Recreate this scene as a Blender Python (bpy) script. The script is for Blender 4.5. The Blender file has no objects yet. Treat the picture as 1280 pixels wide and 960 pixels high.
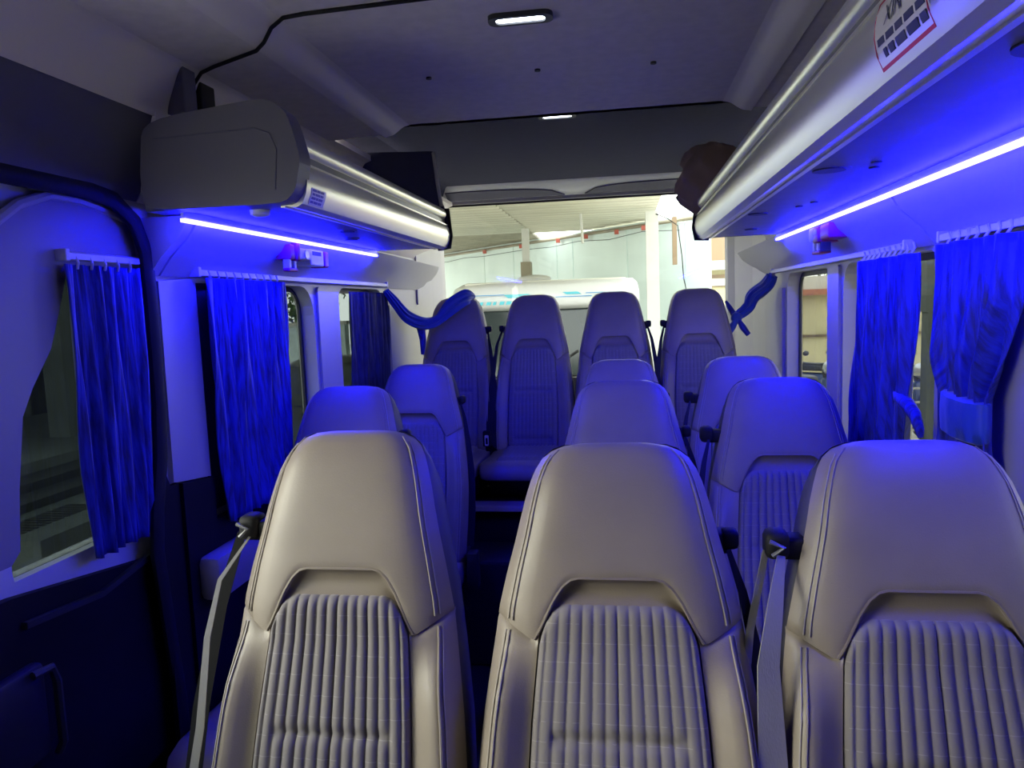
import bpy, bmesh, math, random
from mathutils import Vector, Matrix
random.seed(7)
S = bpy.context.scene
COL = S.collection
CZ = 1.43                                   # eye height above the van floor; most measures below are relative to it

# ------------------------------------------------------------------ camera
FPX = 930.0
def unit(v):
    l = math.sqrt(sum(c * c for c in v)); return [c / l for c in v]
yc = unit([(778 - 640) / FPX, -(376 - 480) / FPX, -1.0])          # van's long axis seen from the camera
ax, ay = math.cos(.022), math.sin(.022)
xc = unit([ax, ay, -(ax * yc[0] + ay * yc[1]) / yc[2]])
zc = [xc[1]*yc[2]-xc[2]*yc[1], xc[2]*yc[0]-xc[0]*yc[2], xc[0]*yc[1]-xc[1]*yc[0]]
cam = bpy.data.cameras.new('camera')
cam.sensor_fit = 'HORIZONTAL'; cam.sensor_width = 36.0; cam.lens = 36.0 * FPX / 1280.0
cam.clip_start = 0.02; cam.clip_end = 300
camo = bpy.data.objects.new('camera', cam); COL.objects.link(camo)
camo.matrix_world = Matrix(((xc[0], xc[1], xc[2], 0), (yc[0], yc[1], yc[2], 0), (zc[0], zc[1], zc[2], CZ), (0, 0, 0, 1)))
S.camera = camo

# ------------------------------------------------------------------ sky, exposure
SKY = 6.6
LED = 250.0
S.view_settings.view_transform = 'Standard'; S.view_settings.look = 'None'
S.view_settings.exposure = 0.0; S.view_settings.gamma = 1.0; S.view_settings.use_curve_mapping = False
w = bpy.data.worlds.new('sky'); S.world = w; w.use_nodes = True
nt = w.node_tree; nt.nodes.clear()
wo = nt.nodes.new('ShaderNodeOutputWorld'); bg = nt.nodes.new('ShaderNodeBackground')
tc = nt.nodes.new('ShaderNodeTexCoord'); sx = nt.nodes.new('ShaderNodeSeparateXYZ'); rp = nt.nodes.new('ShaderNodeValToRGB')
rp.color_ramp.elements[0].position = 0.0; rp.color_ramp.elements[0].color = (1.0, .96, .88, 1)
rp.color_ramp.elements[1].position = 1.0; rp.color_ramp.elements[1].color = (.86, .93, 1.0, 1)
nt.links.new(tc.outputs['Generated'], sx.inputs[0]); nt.links.new(sx.outputs['Z'], rp.inputs[0])
nt.links.new(rp.outputs[0], bg.inputs['Color']); bg.inputs['Strength'].default_value = SKY
nt.links.new(bg.outputs[0], wo.inputs['Surface'])
sun = bpy.data.lights.new('hazy_sun', 'SUN'); sun.energy = 3.0; sun.angle = math.radians(22); sun.color = (1.0, .93, .80)
suno = bpy.data.objects.new('hazy_sun', sun); COL.objects.link(suno)
suno.rotation_euler = Vector((1.0, .44, -.44)).to_track_quat('-Z', 'Y').to_euler()      # low from the left front
S.cycles.use_denoising = True
S.cycles.max_bounces = 8; S.cycles.diffuse_bounces = 5; S.cycles.glossy_bounces = 3
S.cycles.transparent_max_bounces = 12; S.cycles.transmission_bounces = 6
S.cycles.sample_clamp_indirect = 6.0; S.cycles.caustics_reflective = False; S.cycles.caustics_refractive = False

# ------------------------------------------------------------------ materials
M = {}
def mat(name, col, rough=.6, metal=0.0, noise=0.0, nscale=40.0, bump=0.0, bscale=200.0, sheen=0.0, spec=.5, stretch=None, col2=None):
    m = bpy.data.materials.new(name); m.use_nodes = True; t = m.node_tree
    b = t.nodes['Principled BSDF']
    b.inputs['Base Color'].default_value = (*col, 1); b.inputs['Roughness'].default_value = rough
    b.inputs['Metallic'].default_value = metal; b.inputs['Specular IOR Level'].default_value = spec
    if sheen: b.inputs['Sheen Weight'].default_value = sheen
    if noise or bump:
        tcn = t.nodes.new('ShaderNodeTexCoord'); mp = t.nodes.new('ShaderNodeMapping')
        if stretch: mp.inputs['Scale'].default_value = stretch
        t.links.new(tcn.outputs['Object'], mp.inputs['Vector'])
    if noise:
        n = t.nodes.new('ShaderNodeTexNoise'); n.inputs['Scale'].default_value = nscale; n.inputs['Detail'].default_value = 4
        t.links.new(mp.outputs[0], n.inputs['Vector'])
        mx = t.nodes.new('ShaderNodeMix'); mx.data_type = 'RGBA'
        c2 = col2 or tuple(c * (1 - noise) for c in col)
        mx.inputs['A'].default_value = (*c2, 1)
        mx.inputs['B'].default_value = (*(tuple(min(1, c * (1 + noise)) for c in col) if not col2 else col), 1)
        r = t.nodes.new('ShaderNodeValToRGB'); r.color_ramp.elements[0].position = .35; r.color_ramp.elements[1].position = .65
        t.links.new(n.outputs['Fac'], r.inputs[0]); t.links.new(r.outputs[0], mx.inputs['Factor'])
        t.links.new(mx.outputs['Result'], b.inputs['Base Color'])
    if bump:
        n2 = t.nodes.new('ShaderNodeTexNoise'); n2.inputs['Scale'].default_value = bscale; n2.inputs['Detail'].default_value = 3
        bp = t.nodes.new('ShaderNodeBump'); bp.inputs['Strength'].default_value = bump; bp.inputs['Distance'].default_value = .002
        t.links.new(mp.outputs[0], n2.inputs['Vector']); t.links.new(n2.outputs['Fac'], bp.inputs['Height'])
        t.links.new(bp.outputs[0], b.inputs['Normal'])
    M[name] = m; return m
def emit(name, col, s):
    m = bpy.data.materials.new(name); m.use_nodes = True; t = m.node_tree; t.nodes.clear()
    o = t.nodes.new('ShaderNodeOutputMaterial'); e = t.nodes.new('ShaderNodeEmission')
    e.inputs['Color'].default_value = (*col, 1); e.inputs['Strength'].default_value = s
    t.links.new(e.outputs[0], o.inputs['Surface']); M[name] = m
def glass(name, tint, refl=.06):
    m = bpy.data.materials.new(name); m.use_nodes = True; t = m.node_tree; t.nodes.clear()
    o = t.nodes.new('ShaderNodeOutputMaterial'); mx = t.nodes.new('ShaderNodeMixShader')
    a = t.nodes.new('ShaderNodeBsdfTransparent'); a.inputs['Color'].default_value = (*tint, 1)
    g = t.nodes.new('ShaderNodeBsdfGlossy'); g.inputs['Roughness'].default_value = .02
    mx.inputs[0].default_value = refl
    t.links.new(a.outputs[0], mx.inputs[1]); t.links.new(g.outputs[0], mx.inputs[2]); t.links.new(mx.outputs[0], o.inputs['Surface'])
    M[name] = m
mat('leather', (.27, .228, .185), .45, noise=.06, nscale=9, bump=.12, bscale=420)
mat('leather_trim', (.23, .19, .15), .5, bump=.12, bscale=420)
mat('piping', (.31, .27, .23), .5)
mat('stitch', (.40, .36, .32), .7)
mat('seat_side', (.06, .058, .064), .6, bump=.15, bscale=350)
mat('dark_plastic', (.022, .022, .027), .5)
mat('black', (.010, .010, .012), .65, spec=.3)
mat('rubber', (.016, .016, .018), .55)
mat('belt', (.30, .29, .26), .6, bump=.25, bscale=60, stretch=(8, 8, 1))
mat('wall_plastic', (.43, .41, .40), .42, noise=.02, nscale=6)
mat('cove', (.78, .72, .69), .55)
mat('header_cloth', (.12, .115, .165), .7, bump=.15, bscale=500)  # violet tint puts the strips' blue bounce into the colour
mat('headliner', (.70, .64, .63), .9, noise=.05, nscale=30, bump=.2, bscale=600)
mat('headliner_rear_shade', (.034, .034, .075), .95, noise=.06, nscale=30, bump=.2, bscale=600)  # shadow over the rear ceiling put into this near-black navy
mat('cap_plastic', (.125, .118, .155), .45)  # grey cap tinted violet in place of blue bounced light
mat('silver', (.86, .84, .74), .33, metal=.75)
mat('silver_dark', (.20, .20, .20), .4, metal=.3)
mat('shelf_vinyl', (.15, .145, .16), .45, noise=.08, nscale=14)
mat('door_trim', (.27, .255, .27), .45)
mat('lower_panel', (.009, .0085, .010), .6, spec=.2, noise=.1, nscale=20)
mat('carpet', (.018, .018, .024), .95, noise=.3, nscale=150, bump=.5, bscale=400)
mat('cream', (.62, .56, .40), .5)
mat('curtain', (.012, .026, .46), .6, noise=.5, nscale=22, bump=.8, bscale=40, sheen=.12, stretch=(1, 9, .6), col2=(.003, .005, .13))
mat('curtain_teal', (.012, .055, .32), .5, noise=.5, nscale=30, bump=.5, bscale=60, sheen=.3, col2=(.010, .05, .34))
mat('curtain_navy', (.012, .016, .05), .8, noise=.4, nscale=20, stretch=(1, 5, 1))
mat('white_plastic', (.70, .70, .72), .4)
mat('red_plastic', (.42, .02, .10), .45)
mat('grey_metal', (.45, .45, .46), .35, metal=.7)
mat('sticker', (.72, .68, .68), .4)
mat('ink_red', (.60, .03, .09), .5)
mat('ink_navy', (.05, .05, .12), .6)
mat('ink_lilac', (.19, .16, .36), .6)
mat('bag', (.30, .20, .17), .75, bump=.6, bscale=30)
mat('yard_wall', (.60, .70, .68), .7, noise=.04, nscale=2)
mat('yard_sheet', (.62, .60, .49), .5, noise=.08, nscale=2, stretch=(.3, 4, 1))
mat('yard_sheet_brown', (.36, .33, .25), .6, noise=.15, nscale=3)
mat('yard_steel', (.50, .50, .46), .5)
mat('clamp_red', (.45, .10, .07), .6)
mat('concrete', (.56, .53, .47), .9, noise=.15, nscale=3)
mat('van_white', (.66, .67, .66), .4)
mat('van_cream', (.68, .68, .60), .4)
mat('van_glass', (.03, .04, .04), .12)
mat('decal_blue', (.06, .30, .62), .5)
mat('decal_cyan', (.10, .52, .62), .5)
mat('house_cream', (.52, .46, .28), .8, noise=.06, nscale=2)
mat('house_white', (.55, .54, .48), .7)
mat('tile_red', (.36, .14, .09), .8)
mat('sheet_rust', (.26, .18, .11), .7)
mat('leaf', (.13, .22, .06), .7, noise=.5, nscale=2)
mat('leaf_red', (.45, .16, .12), .7)
mat('bark', (.14, .10, .07), .9)
mat('bike_dark', (.03, .03, .05), .35)
mat('bike_blue', (.04, .06, .16), .3)
mat('tyre', (.012, .012, .013), .8)
mat('garage', (.10, .115, .11), .9, noise=.25, nscale=3)
mat('garage_dark', (.035, .04, .04), .8)
mat('car_grey', (.09, .10, .10), .25, metal=.3)
emit('led', (.0060, .0052, 1.0), LED)
emit('lamp', (.80, .88, 1.0), 12.0)
glass('glass_clear', (.92, .95, .93), .04)
glass('glass_tint', (.30, .33, .33), .05)
glass('glass_cab', (.07, .07, .065), .05)
glass('glass_door', (.26, .29, .28), .05)
glass('glass_side', (.50, .525, .51), .045)
# corrugated sheet: groove shade put into the colour as darker bands
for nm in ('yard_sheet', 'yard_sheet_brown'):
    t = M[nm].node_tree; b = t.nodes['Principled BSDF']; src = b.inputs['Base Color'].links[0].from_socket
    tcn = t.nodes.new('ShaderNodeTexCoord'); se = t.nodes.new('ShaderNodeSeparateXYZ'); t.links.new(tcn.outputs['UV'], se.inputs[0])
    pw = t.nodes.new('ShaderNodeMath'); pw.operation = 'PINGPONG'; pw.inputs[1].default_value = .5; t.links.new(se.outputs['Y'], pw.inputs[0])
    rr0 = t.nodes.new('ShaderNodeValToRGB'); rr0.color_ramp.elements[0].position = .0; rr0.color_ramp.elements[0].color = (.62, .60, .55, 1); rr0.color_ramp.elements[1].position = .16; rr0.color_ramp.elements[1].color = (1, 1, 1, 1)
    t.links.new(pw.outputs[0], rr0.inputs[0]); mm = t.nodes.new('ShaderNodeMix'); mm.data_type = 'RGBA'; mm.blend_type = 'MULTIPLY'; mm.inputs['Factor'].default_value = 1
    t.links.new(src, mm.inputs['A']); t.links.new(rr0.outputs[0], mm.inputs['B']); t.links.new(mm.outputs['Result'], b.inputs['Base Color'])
# woven seat fabric: fine lighter threads in a grid, from the panel's own UVs (metres)
m = bpy.data.materials.new('seat_fabric'); m.use_nodes = True; t = m.node_tree; b = t.nodes['Principled BSDF']
uv = t.nodes.new('ShaderNodeUVMap'); sp = t.nodes.new('ShaderNodeSeparateXYZ'); t.links.new(uv.outputs[0], sp.inputs[0])
def band(out, period, wid):
    a = t.nodes.new('ShaderNodeMath'); a.operation = 'PINGPONG'; a.inputs[1].default_value = period / 2; t.links.new(out, a.inputs[0])
    c = t.nodes.new('ShaderNodeMath'); c.operation = 'LESS_THAN'; c.inputs[1].default_value = wid; t.links.new(a.outputs[0], c.inputs[0])
    return c.outputs[0]
nz = t.nodes.new('ShaderNodeTexNoise'); nz.inputs['Scale'].default_value = 55; t.links.new(uv.outputs[0], nz.inputs['Vector'])
gt = t.nodes.new('ShaderNodeMath'); gt.operation = 'GREATER_THAN'; gt.inputs[1].default_value = .46; t.links.new(nz.outputs['Fac'], gt.inputs[0])
mxm = t.nodes.new('ShaderNodeMath'); mxm.operation = 'MAXIMUM'
t.links.new(band(sp.outputs['X'], .0365, .0006), mxm.inputs[0]); t.links.new(band(sp.outputs['Y'], .0265, .0006), mxm.inputs[1])
ml = t.nodes.new('ShaderNodeMath'); ml.operation = 'MULTIPLY'; t.links.new(mxm.outputs[0], ml.inputs[0]); t.links.new(gt.outputs[0], ml.inputs[1])
mx = t.nodes.new('ShaderNodeMix'); mx.data_type = 'RGBA'; mx.inputs['A'].default_value = (.205, .185, .185, 1); mx.inputs['B'].default_value = (.27, .25, .25, 1)
t.links.new(ml.outputs[0], mx.inputs['Factor']); t.links.new(mx.outputs['Result'], b.inputs['Base Color'])
b.inputs['Roughness'].default_value = .85; b.inputs['Sheen Weight'].default_value = .15
M['seat_fabric'] = m

# ------------------------------------------------------------------ mesh helpers
class MB:
    def __init__(s): s.v = []; s.f = []; s.uv = None
    def add(s, vs, fs):
        o = len(s.v); s.v += [tuple(p) for p in vs]; s.f += [tuple(i + o for i in q) for q in fs]; return s
    def box(s, x0, x1, y0, y1, z0, z1, bev=0.0, seg=2):
        if bev <= 0:
            vs = [(x, y, z) for x in (x0, x1) for y in (y0, y1) for z in (z0, z1)]
            return s.add(vs, [(0, 1, 3, 2), (4, 6, 7, 5), (0, 4, 5, 1), (2, 3, 7, 6), (0, 2, 6, 4), (1, 5, 7, 3)])
        bm = bmesh.new(); bmesh.ops.create_cube(bm, size=1)
        for v in bm.verts: v.co = Vector(((x0+x1)/2 + v.co.x*(x1-x0), (y0+y1)/2 + v.co.y*(y1-y0), (z0+z1)/2 + v.co.z*(z1-z0)))
        bmesh.ops.bevel(bm, geom=list(bm.edges), offset=bev, segments=seg, profile=.5, affect='EDGES')
        return s.addbm(bm)
    def addbm(s, bm):
        bm.verts.ensure_lookup_table(); bm.verts.index_update()
        s.add([v.co[:] for v in bm.verts], [[v.index for v in f.verts] for f in bm.faces]); bm.free(); return s
    def tube(s, path, r, n=8, caps=True):
        P = [Vector(p) for p in path]; rs = r if isinstance(r, (list, tuple)) else [r] * len(P)
        rings = []; up = None
        for i, p in enumerate(P):
            d = (P[min(i+1, len(P)-1)] - P[max(i-1, 0)]).normalized()
            if up is None: up = Vector((0, 0, 1)) if abs(d.z) < .9 else Vector((1, 0, 0))
            a = d.cross(up).normalized(); bb = a.cross(d).normalized(); up = bb
            rings.append([p + (a*math.cos(2*math.pi*k/n) + bb*math.sin(2*math.pi*k/n)) * rs[i] for k in range(n)])
        return s.loft(rings, caps=caps)
    def loft(s, rings, closed=True, caps=True):
        n = len(rings[0]); vs = [p for r in rings for p in r]; fs = []
        for i in range(len(rings)-1):
            for k in range(n if closed else n-1):
                k2 = (k+1) % n; fs.append((i*n+k, i*n+k2, (i+1)*n+k2, (i+1)*n+k))
        if caps and closed: fs += [tuple(range(n))[::-1], tuple((len(rings)-1)*n + k for k in range(n))]
        return s.add(vs, fs)
    def grid(s, rows): return s.loft(rows, closed=False, caps=False)
    def ribbon(s, path, widths, wdir, th=.0025):
        rings = []
        for i, p in enumerate(path):
            p = Vector(p); d = (Vector(path[min(i+1, len(path)-1)]) - Vector(path[max(i-1, 0)])).normalized()
            wd = Vector(wdir[i] if isinstance(wdir, list) else wdir); wd = (wd - d*wd.dot(d)).normalized(); nn = d.cross(wd).normalized()
            h = (widths[i] if isinstance(widths, (list, tuple)) else widths) / 2
            rings.append([p - wd*h - nn*th/2, p + wd*h - nn*th/2, p + wd*h + nn*th/2, p - wd*h + nn*th/2])
        return s.loft(rings)
    def cyl(s, c, axis, r, h, n=16):
        c = Vector(c); a = Vector(axis).normalized(); return s.tube([c - a*h/2, c + a*h/2], r, n)
    def ell(s, c, r, nu=16, nv=10, f=None):
        rows = []
        for j in range(nv+1):
            th = math.pi*j/nv
            rows.append([(c[0]+r[0]*math.sin(th)*math.cos(2*math.pi*k/nu)*(f(th, k) if f else 1), c[1]+r[1]*math.sin(th)*math.sin(2*math.pi*k/nu)*(f(th, k) if f else 1), c[2]+r[2]*math.cos(th)) for k in range(nu)])
        return s.loft(rows, caps=False)
    def plate(s, outer, holes, th, to3):
        """flat polygon with holes, given thickness; to3(a, b, d) maps plane coords + depth to space"""
        bm = bmesh.new(); es = []
        for loop in [outer] + holes:
            vs = [bm.verts.new((p[0], p[1], 0)) for p in loop]
            es += [bm.edges.new((vs[i], vs[(i+1) % len(vs)])) for i in range(len(vs))]
        bmesh.ops.triangle_fill(bm, use_beauty=True, use_dissolve=False, edges=es)
        r = bmesh.ops.extrude_face_region(bm, geom=list(bm.faces))
        for e in r['geom']:
            if isinstance(e, bmesh.types.BMVert): e.co.z = th
        for v in bm.verts: v.co = Vector(to3(v.co.x, v.co.y, v.co.z))
        return s.addbm(bm)
    def build(s, name, m, parent=None, smooth=False, world=True, solid=0.0, angle=40, recalc=True):
        off = Vector((0, 0, 0))
        if parent is not None and world:
            p = parent
            while p is not None: off += p.location; p = p.parent
        me = bpy.data.meshes.new(name); me.from_pydata([tuple(Vector(v) - off) for v in s.v], [], s.f)
        if recalc:
            bm = bmesh.new(); bm.from_mesh(me); bmesh.ops.remove_doubles(bm, verts=bm.verts, dist=1e-6) if s.uv is None else None
            bmesh.ops.recalc_face_normals(bm, faces=bm.faces); bm.to_mesh(me); bm.free()
        if s.uv is not None:
            l = me.uv_layers.new(name='UVMap')
            for lp in me.loops: l.data[lp.index].uv = s.uv[lp.vertex_index]
        me.materials.append(M[m]); me.update()
        if smooth:
            for p in me.polygons: p.use_smooth = True
            if angle: me.set_sharp_from_angle(angle=math.radians(angle))
        o = bpy.data.objects.new(name, me); COL.objects.link(o)
        if parent is not None: o.parent = parent
        if solid:
            md = o.modifiers.new('solid', 'SOLIDIFY'); md.thickness = solid; md.offset = 0
        return o
def tag(o, label=None, cat=None, group=None, kind=None):
    if label: o['label'] = label
    if cat: o['category'] = cat
    if group: o['group'] = group
    if kind: o['kind'] = kind
    return o
def thing(name, label, cat, loc=(0, 0, 0), group=None):
    o = bpy.data.objects.new(name, None); COL.objects.link(o); o.location = loc; o.empty_display_size = .1
    return tag(o, label, cat, group)
def copy_tree(o, parent=None):
    c = o.copy(); COL.objects.link(c)
    if parent is not None: c.parent = parent
    for ch in list(o.children): copy_tree(ch, c)
    return c
def rr(x0, x1, y0, y1, r, n=5):
    """rounded rectangle outline; r one radius or four (ll, lr, ur, ul)"""
    R = r if isinstance(r, (list, tuple)) else [r]*4; out = []
    for (cx, cy, a0, q) in ((x0+R[0], y0+R[0], 180, R[0]), (x1-R[1], y0+R[1], 270, R[1]), (x1-R[2], y1-R[2], 0, R[2]), (x0+R[3], y1-R[3], 90, R[3])):
        for k in range(n+1):
            a = math.radians(a0 + 90*k/n); out.append((cx + q*math.cos(a), cy + q*math.sin(a)))
    return out
def lerp(tab, x):
    if x <= tab[0][0]: return tab[0][1]
    for (a, p), (b_, q) in zip(tab, tab[1:]):
        if x <= b_: return p + (q-p)*(x-a)/(b_-a)
    return tab[-1][1]
def sm(x): x = max(0, min(1, x)); return x*x*(3-2*x)
def Z(z): return CZ + z

# ------------------------------------------------------------------ van shell
XL, XR, YB = -1.065, .70, 4.20
tag(MB().box(-1.12, .76, -1.56, 4.26, -.06, 0).build('floor', 'carpet'), kind='structure')
# ceiling: cross-section swept along the van
ce = thing('ceiling', None, None, (0, 0, Z(.6))); ce['kind'] = 'structure'
def sweep(prof, y0, y1, th=.02):
    mb = MB(); rows = []
    for y in (y0, y1): rows.append([(x, y, Z(z)) for x, z in prof] + [(x, y, Z(z+th)) for x, z in reversed(prof)])
    return mb.loft(rows)
def rnd(pts, n=4, r=.3):
    """soften the corners of a polyline"""
    out = [pts[0]]
    for a, b_, c in zip(pts, pts[1:], pts[2:]):
        p = (b_[0]+(a[0]-b_[0])*r, b_[1]+(a[1]-b_[1])*r); q = (b_[0]+(c[0]-b_[0])*r, b_[1]+(c[1]-b_[1])*r)
        for k in range(n+1):
            u = k/n; out.append(((1-u)**2*p[0]+2*u*(1-u)*b_[0]+u*u*q[0], (1-u)**2*p[1]+2*u*(1-u)*b_[1]+u*u*q[1]))
    return out + [pts[-1]]
sweep([(-.685, .60), (.325, .60)], -1.5, 2.47).build('ceiling_panel', 'headliner', ce)
sweep(rnd([(-.665, .602), (-.70, .597), (-.735, .572), (-.765, .566)]), -1.5, 2.45).build('edge_band', 'cove', ce, smooth=True)
sweep(rnd([(.405, .566), (.375, .572), (.34, .597), (.305, .602)]), -1.5, 2.45).build('edge_band', 'cove', ce, smooth=True)
sweep([(-.98, .56), (-.745, .57)], -1.5, 2.42).build('side_panel', 'headliner', ce)
sweep([(.385, .57), (.62, .56)], -1.5, 2.42).build('side_panel', 'headliner', ce)
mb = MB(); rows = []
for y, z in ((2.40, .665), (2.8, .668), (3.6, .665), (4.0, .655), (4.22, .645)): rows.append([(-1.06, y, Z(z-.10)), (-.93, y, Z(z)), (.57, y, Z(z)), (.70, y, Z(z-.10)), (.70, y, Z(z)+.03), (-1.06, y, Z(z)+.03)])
mb.loft(rows).build('rear_headliner', 'headliner_rear_shade', ce, smooth=True, angle=30)
MB().box(-.99, .63, 2.44, 2.475, Z(.60), Z(.70)).build('panel_end', 'headliner_rear_shade', ce)
for x, y in ((-.488, 1.97), (-.203, 1.98), (.091, 2.0)):
    MB().cyl((x, y, Z(.598)), (0, 0, 1), .0075, .006, 12).build('clip', 'dark_plastic', ce)
sweep(rnd([(-1.005, .44), (-1.0, .475), (-.965, .555), (-.935, .566)]), -1.5, 4.18).build('cove', 'cove', ce, smooth=True)
sweep(rnd([(.575, .566), (.605, .555), (.64, .475), (.645, .44)]), -1.5, 4.18).build('cove', 'cove', ce, smooth=True)

# left wall (image left) with the sliding door's aperture and two windows
wl = thing('wall_left', None, None, (XL, 2, 0)); wl['kind'] = 'structure'
yz = lambda x0, sgn=-1: (lambda a, b, d: (x0 + sgn*d, a, Z(b)))
door_hole = rr(.08, 1.565, -1.38, .262, (.1, .1, .12, .12), 8)
w1 = rr(1.87, 2.48, -.50, .09, (.06, .06, .10, .06)); w2 = rr(2.71, 3.25, -.50, .09, (.06, .06, .08, .06))
MB().plate([(-1.5, -1.43), (YB, -1.43), (YB, .26), (-1.5, .26)], [door_hole, w1, w2], .065, yz(XL)).build('body_panel', 'wall_plastic', wl)
mb = MB(); rows = []                                          # header above the door and behind the rack
for y in (-1.5, 1.55): rows.append([(-1.0+x, y, Z(z)) for x, z in ((-.003, .455), (-.012, .43), (-.030, .37), (-.045, .32), (-.052, .28), (-.066, .258), (-.12, .258), (-.12, .455))])
mb.loft(rows).build('door_header', 'header_cloth', wl, smooth=True)
mb = MB(); rows = []
for y in (1.553, 4.2): rows.append([(-1.0+x, y, Z(z)) for x, z in ((0, .455), (-.015, .34), (-.065, .258), (-.12, .258), (-.12, .455))])
mb.loft(rows).build('rail_panel', 'cove', wl)
# slanted panel between light strip and curtain rail
def slant(name, wall, tab, xb, za=.226, zb=.098, sg=-1):
    mb = MB(); rows = []
    for y, xa in tab: rows.append([(xa, y, Z(za)), (xa+(xb-xa)*.25, y, Z(za-.045)), (xa+(xb-xa)*.7, y, Z(zb+.04)), (xb, y, Z(zb)), (xb+sg*.02, y, Z(zb)), (xb+sg*.02, y, Z(za))])
    return mb.loft(rows).build(name, 'wall_plastic', wall, smooth=True, angle=50)
slant('upper_panel', wl, ((1.60, -.945), (2.9, -.945), (3.5, -.975), (4.19, -1.015)), -1.055)
slant('upper_panel', wl, ((1.565, -.95), (1.597, -.95)), -1.058)
MB().plate([(1.585, .085), (1.735, .095), (1.735, -.405), (1.578, -.385)], [], -.014, yz(XL)).build('pillar_trim', 'wall_plastic', wl)
MB().plate(rr(1.742, 1.866, -.50, .085, .01), [], -.006, yz(XL)).build('window_surround', 'rubber', wl)
MB().plate(rr(2.50, 2.69, -.52, .09, .02), [], -.01, yz(XL)).build('pillar_trim', 'wall_plastic', wl)
MB().plate([(3.30, -.60), (4.10, -.60), (4.10, .02), (3.30, .02)], [], -.012, yz(XL)).build('pillar_trim', 'wall_plastic', wl)
MB().plate([(1.60, -1.43), (3.9, -1.43), (3.9, -.52), (1.735, -.52), (1.735, -.408), (1.60, -.392)], [], -.022, yz(XL)).build('lower_panel', 'lower_panel', wl)
mb = MB(); mb.box(XL+.018, -.985, 1.63, 2.0, Z(-.70), Z(-.585), .02); mb.build('ledge', 'door_trim', wl, smooth=True)
seal = [(-.2, .20, .262), (0, 1.40, .262)] 
path = []
for a, b in rr(.15, 1.565, -1.36, .262, (.1, .1, .12, .12), 8): path.append((XL+.004, a, Z(b)))
mb = MB(); path = [(XL+.006, .2, Z(.262)), (XL+.006, .9, Z(.262)), (XL+.006, 1.40, Z(.262)), (XL+.006, 1.47, Z(.252)), (XL+.006, 1.53, Z(.215)), (XL+.006, 1.562, Z(.15)), (XL+.006, 1.566, Z(0)),
        (XL+.006, 1.563, Z(-.2)), (XL+.006, 1.55, Z(-.32)), (XL+.006, 1.52, Z(-.44)), (XL+.006, 1.508, Z(-.53)), (XL+.006, 1.52, Z(-.66)), (XL+.006, 1.545, Z(-.9)), (XL+.006, 1.55, Z(-1.36))]
mb.ribbon(path, .044, (0, 1, 1), .016) if False else mb.tube(path, .019, 10); mb.v = [((x - XL)*.7 + XL, y, z) for x, y, z in mb.v]; mb.build('door_seal', 'black', wl, smooth=True)
MB().plate([(1.52, -1.43), (1.60, -1.43), (1.60, -.39), (1.566, -.39), (1.55, -.35), (1.52, -.45)], [], -.012, yz(XL)).build('sill_trim', 'lower_panel', wl)
# panes
def window(n, a0, a1, x, tint):
    o = thing('window_%d' % n, None, None, (x, (a0+a1)/2, Z(-.2))); o['kind'] = 'structure'
    MB().plate(rr(a0-.004, a1+.004, -.504, .094, .06), [], -.004, yz(x)).build('pane', tint, o)
    MB().plate(rr(a0-.006, a1+.006, -.506, .096, .06), [rr(a0+.016, a1-.016, -.48, .072, .055)], -.008, yz(x+(.004 if x < 0 else -.012))).build('gasket', 'rubber', o)
window(1, 1.87, 2.48, XL-.058, 'glass_tint'); window(2, 2.71, 3.25, XL-.058, 'glass_tint')

# sliding door
dr = thing('door_1', None, None, (XL-.05, .8, 0)); dr['kind'] = 'structure'
win = [(1.10, -.55), (1.62, -.55), (1.62, .10), (1.40, .11), (1.345, .09), (1.305, 0), (1.27, -.07), (1.21, -.15), (1.17, -.30), (1.16, -.45)]
win = [(1.165, -.47), (1.535, -.47), (1.55, -.45), (1.55, .10), (1.54, .112), (1.38, .112), (1.345, .095), (1.315, .02), (1.285, -.05), (1.23, -.12), (1.20, -.17), (1.175, -.30), (1.162, -.45)]
MB().plate([(.10, -1.40), (1.62, -1.40), (1.62, .30), (.10, .30)], [win, rr(.12, 1.06, -.46, .21, .08)], .05, yz(XL-.045)).build('door_panel', 'white_plastic', dr)
trim = [(1.075, -.43), (1.14, -.43), (1.162, -.41), (1.175, -.30), (1.20, -.17), (1.23, -.12), (1.285, -.05), (1.315, .02), (1.345, .095), (1.38, .112), (1.60, .112), (1.60, .205), (1.56, .215), (1.40, .243), (1.32, .243), (1.24, .215), (1.16, .16), (1.085, .085), (1.075, .0)]
MB().plate(trim, [], -.022, yz(XL-.045)).build('door_trim', 'door_trim', dr)
edge = [(XL-.024, a, Z(b)) for a, b in ((1.60, .208), (1.55, .219), (1.47, .235), (1.40, .245), (1.32, .245), (1.24, .217), (1.16, .162), (1.08, .082))]
MB().tube(edge, .010, 8).build('trim_edge', 'wall_plastic', dr, smooth=True)
MB().plate([(.12, -1.38), (1.60, -1.38), (1.60, -.56), (1.14, -.49), (.12, -.44)], [], -.018, yz(XL-.045)).build('lower_trim', 'lower_panel', dr)
MB().plate(win, [], -.004, yz(XL-.07)).build('pane', 'glass_door', dr); MB().plate(rr(.11, 1.07, -.47, .22, .08), [], -.004, yz(XL-.07)).build('pane', 'glass_clear', dr)  # second pane: front window added out of view to let key light in
mb = MB(); mb.tube([(XL+.004, 1.13, Z(-.63)), (XL+.012, 1.165, Z(-.63)), (XL+.012, 1.175, Z(-.66)), (XL+.012, 1.175, Z(-.78)), (XL+.004, 1.17, Z(-.80))], .008, 8); mb.box(XL-.035, XL-.005, 1.05, 1.17, Z(-.80), Z(-.62), .01)
tag(mb.build('door_pocket', 'dark_plastic', dr, smooth=True), 'dark moulded pull pocket on the lower door trim')
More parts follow.
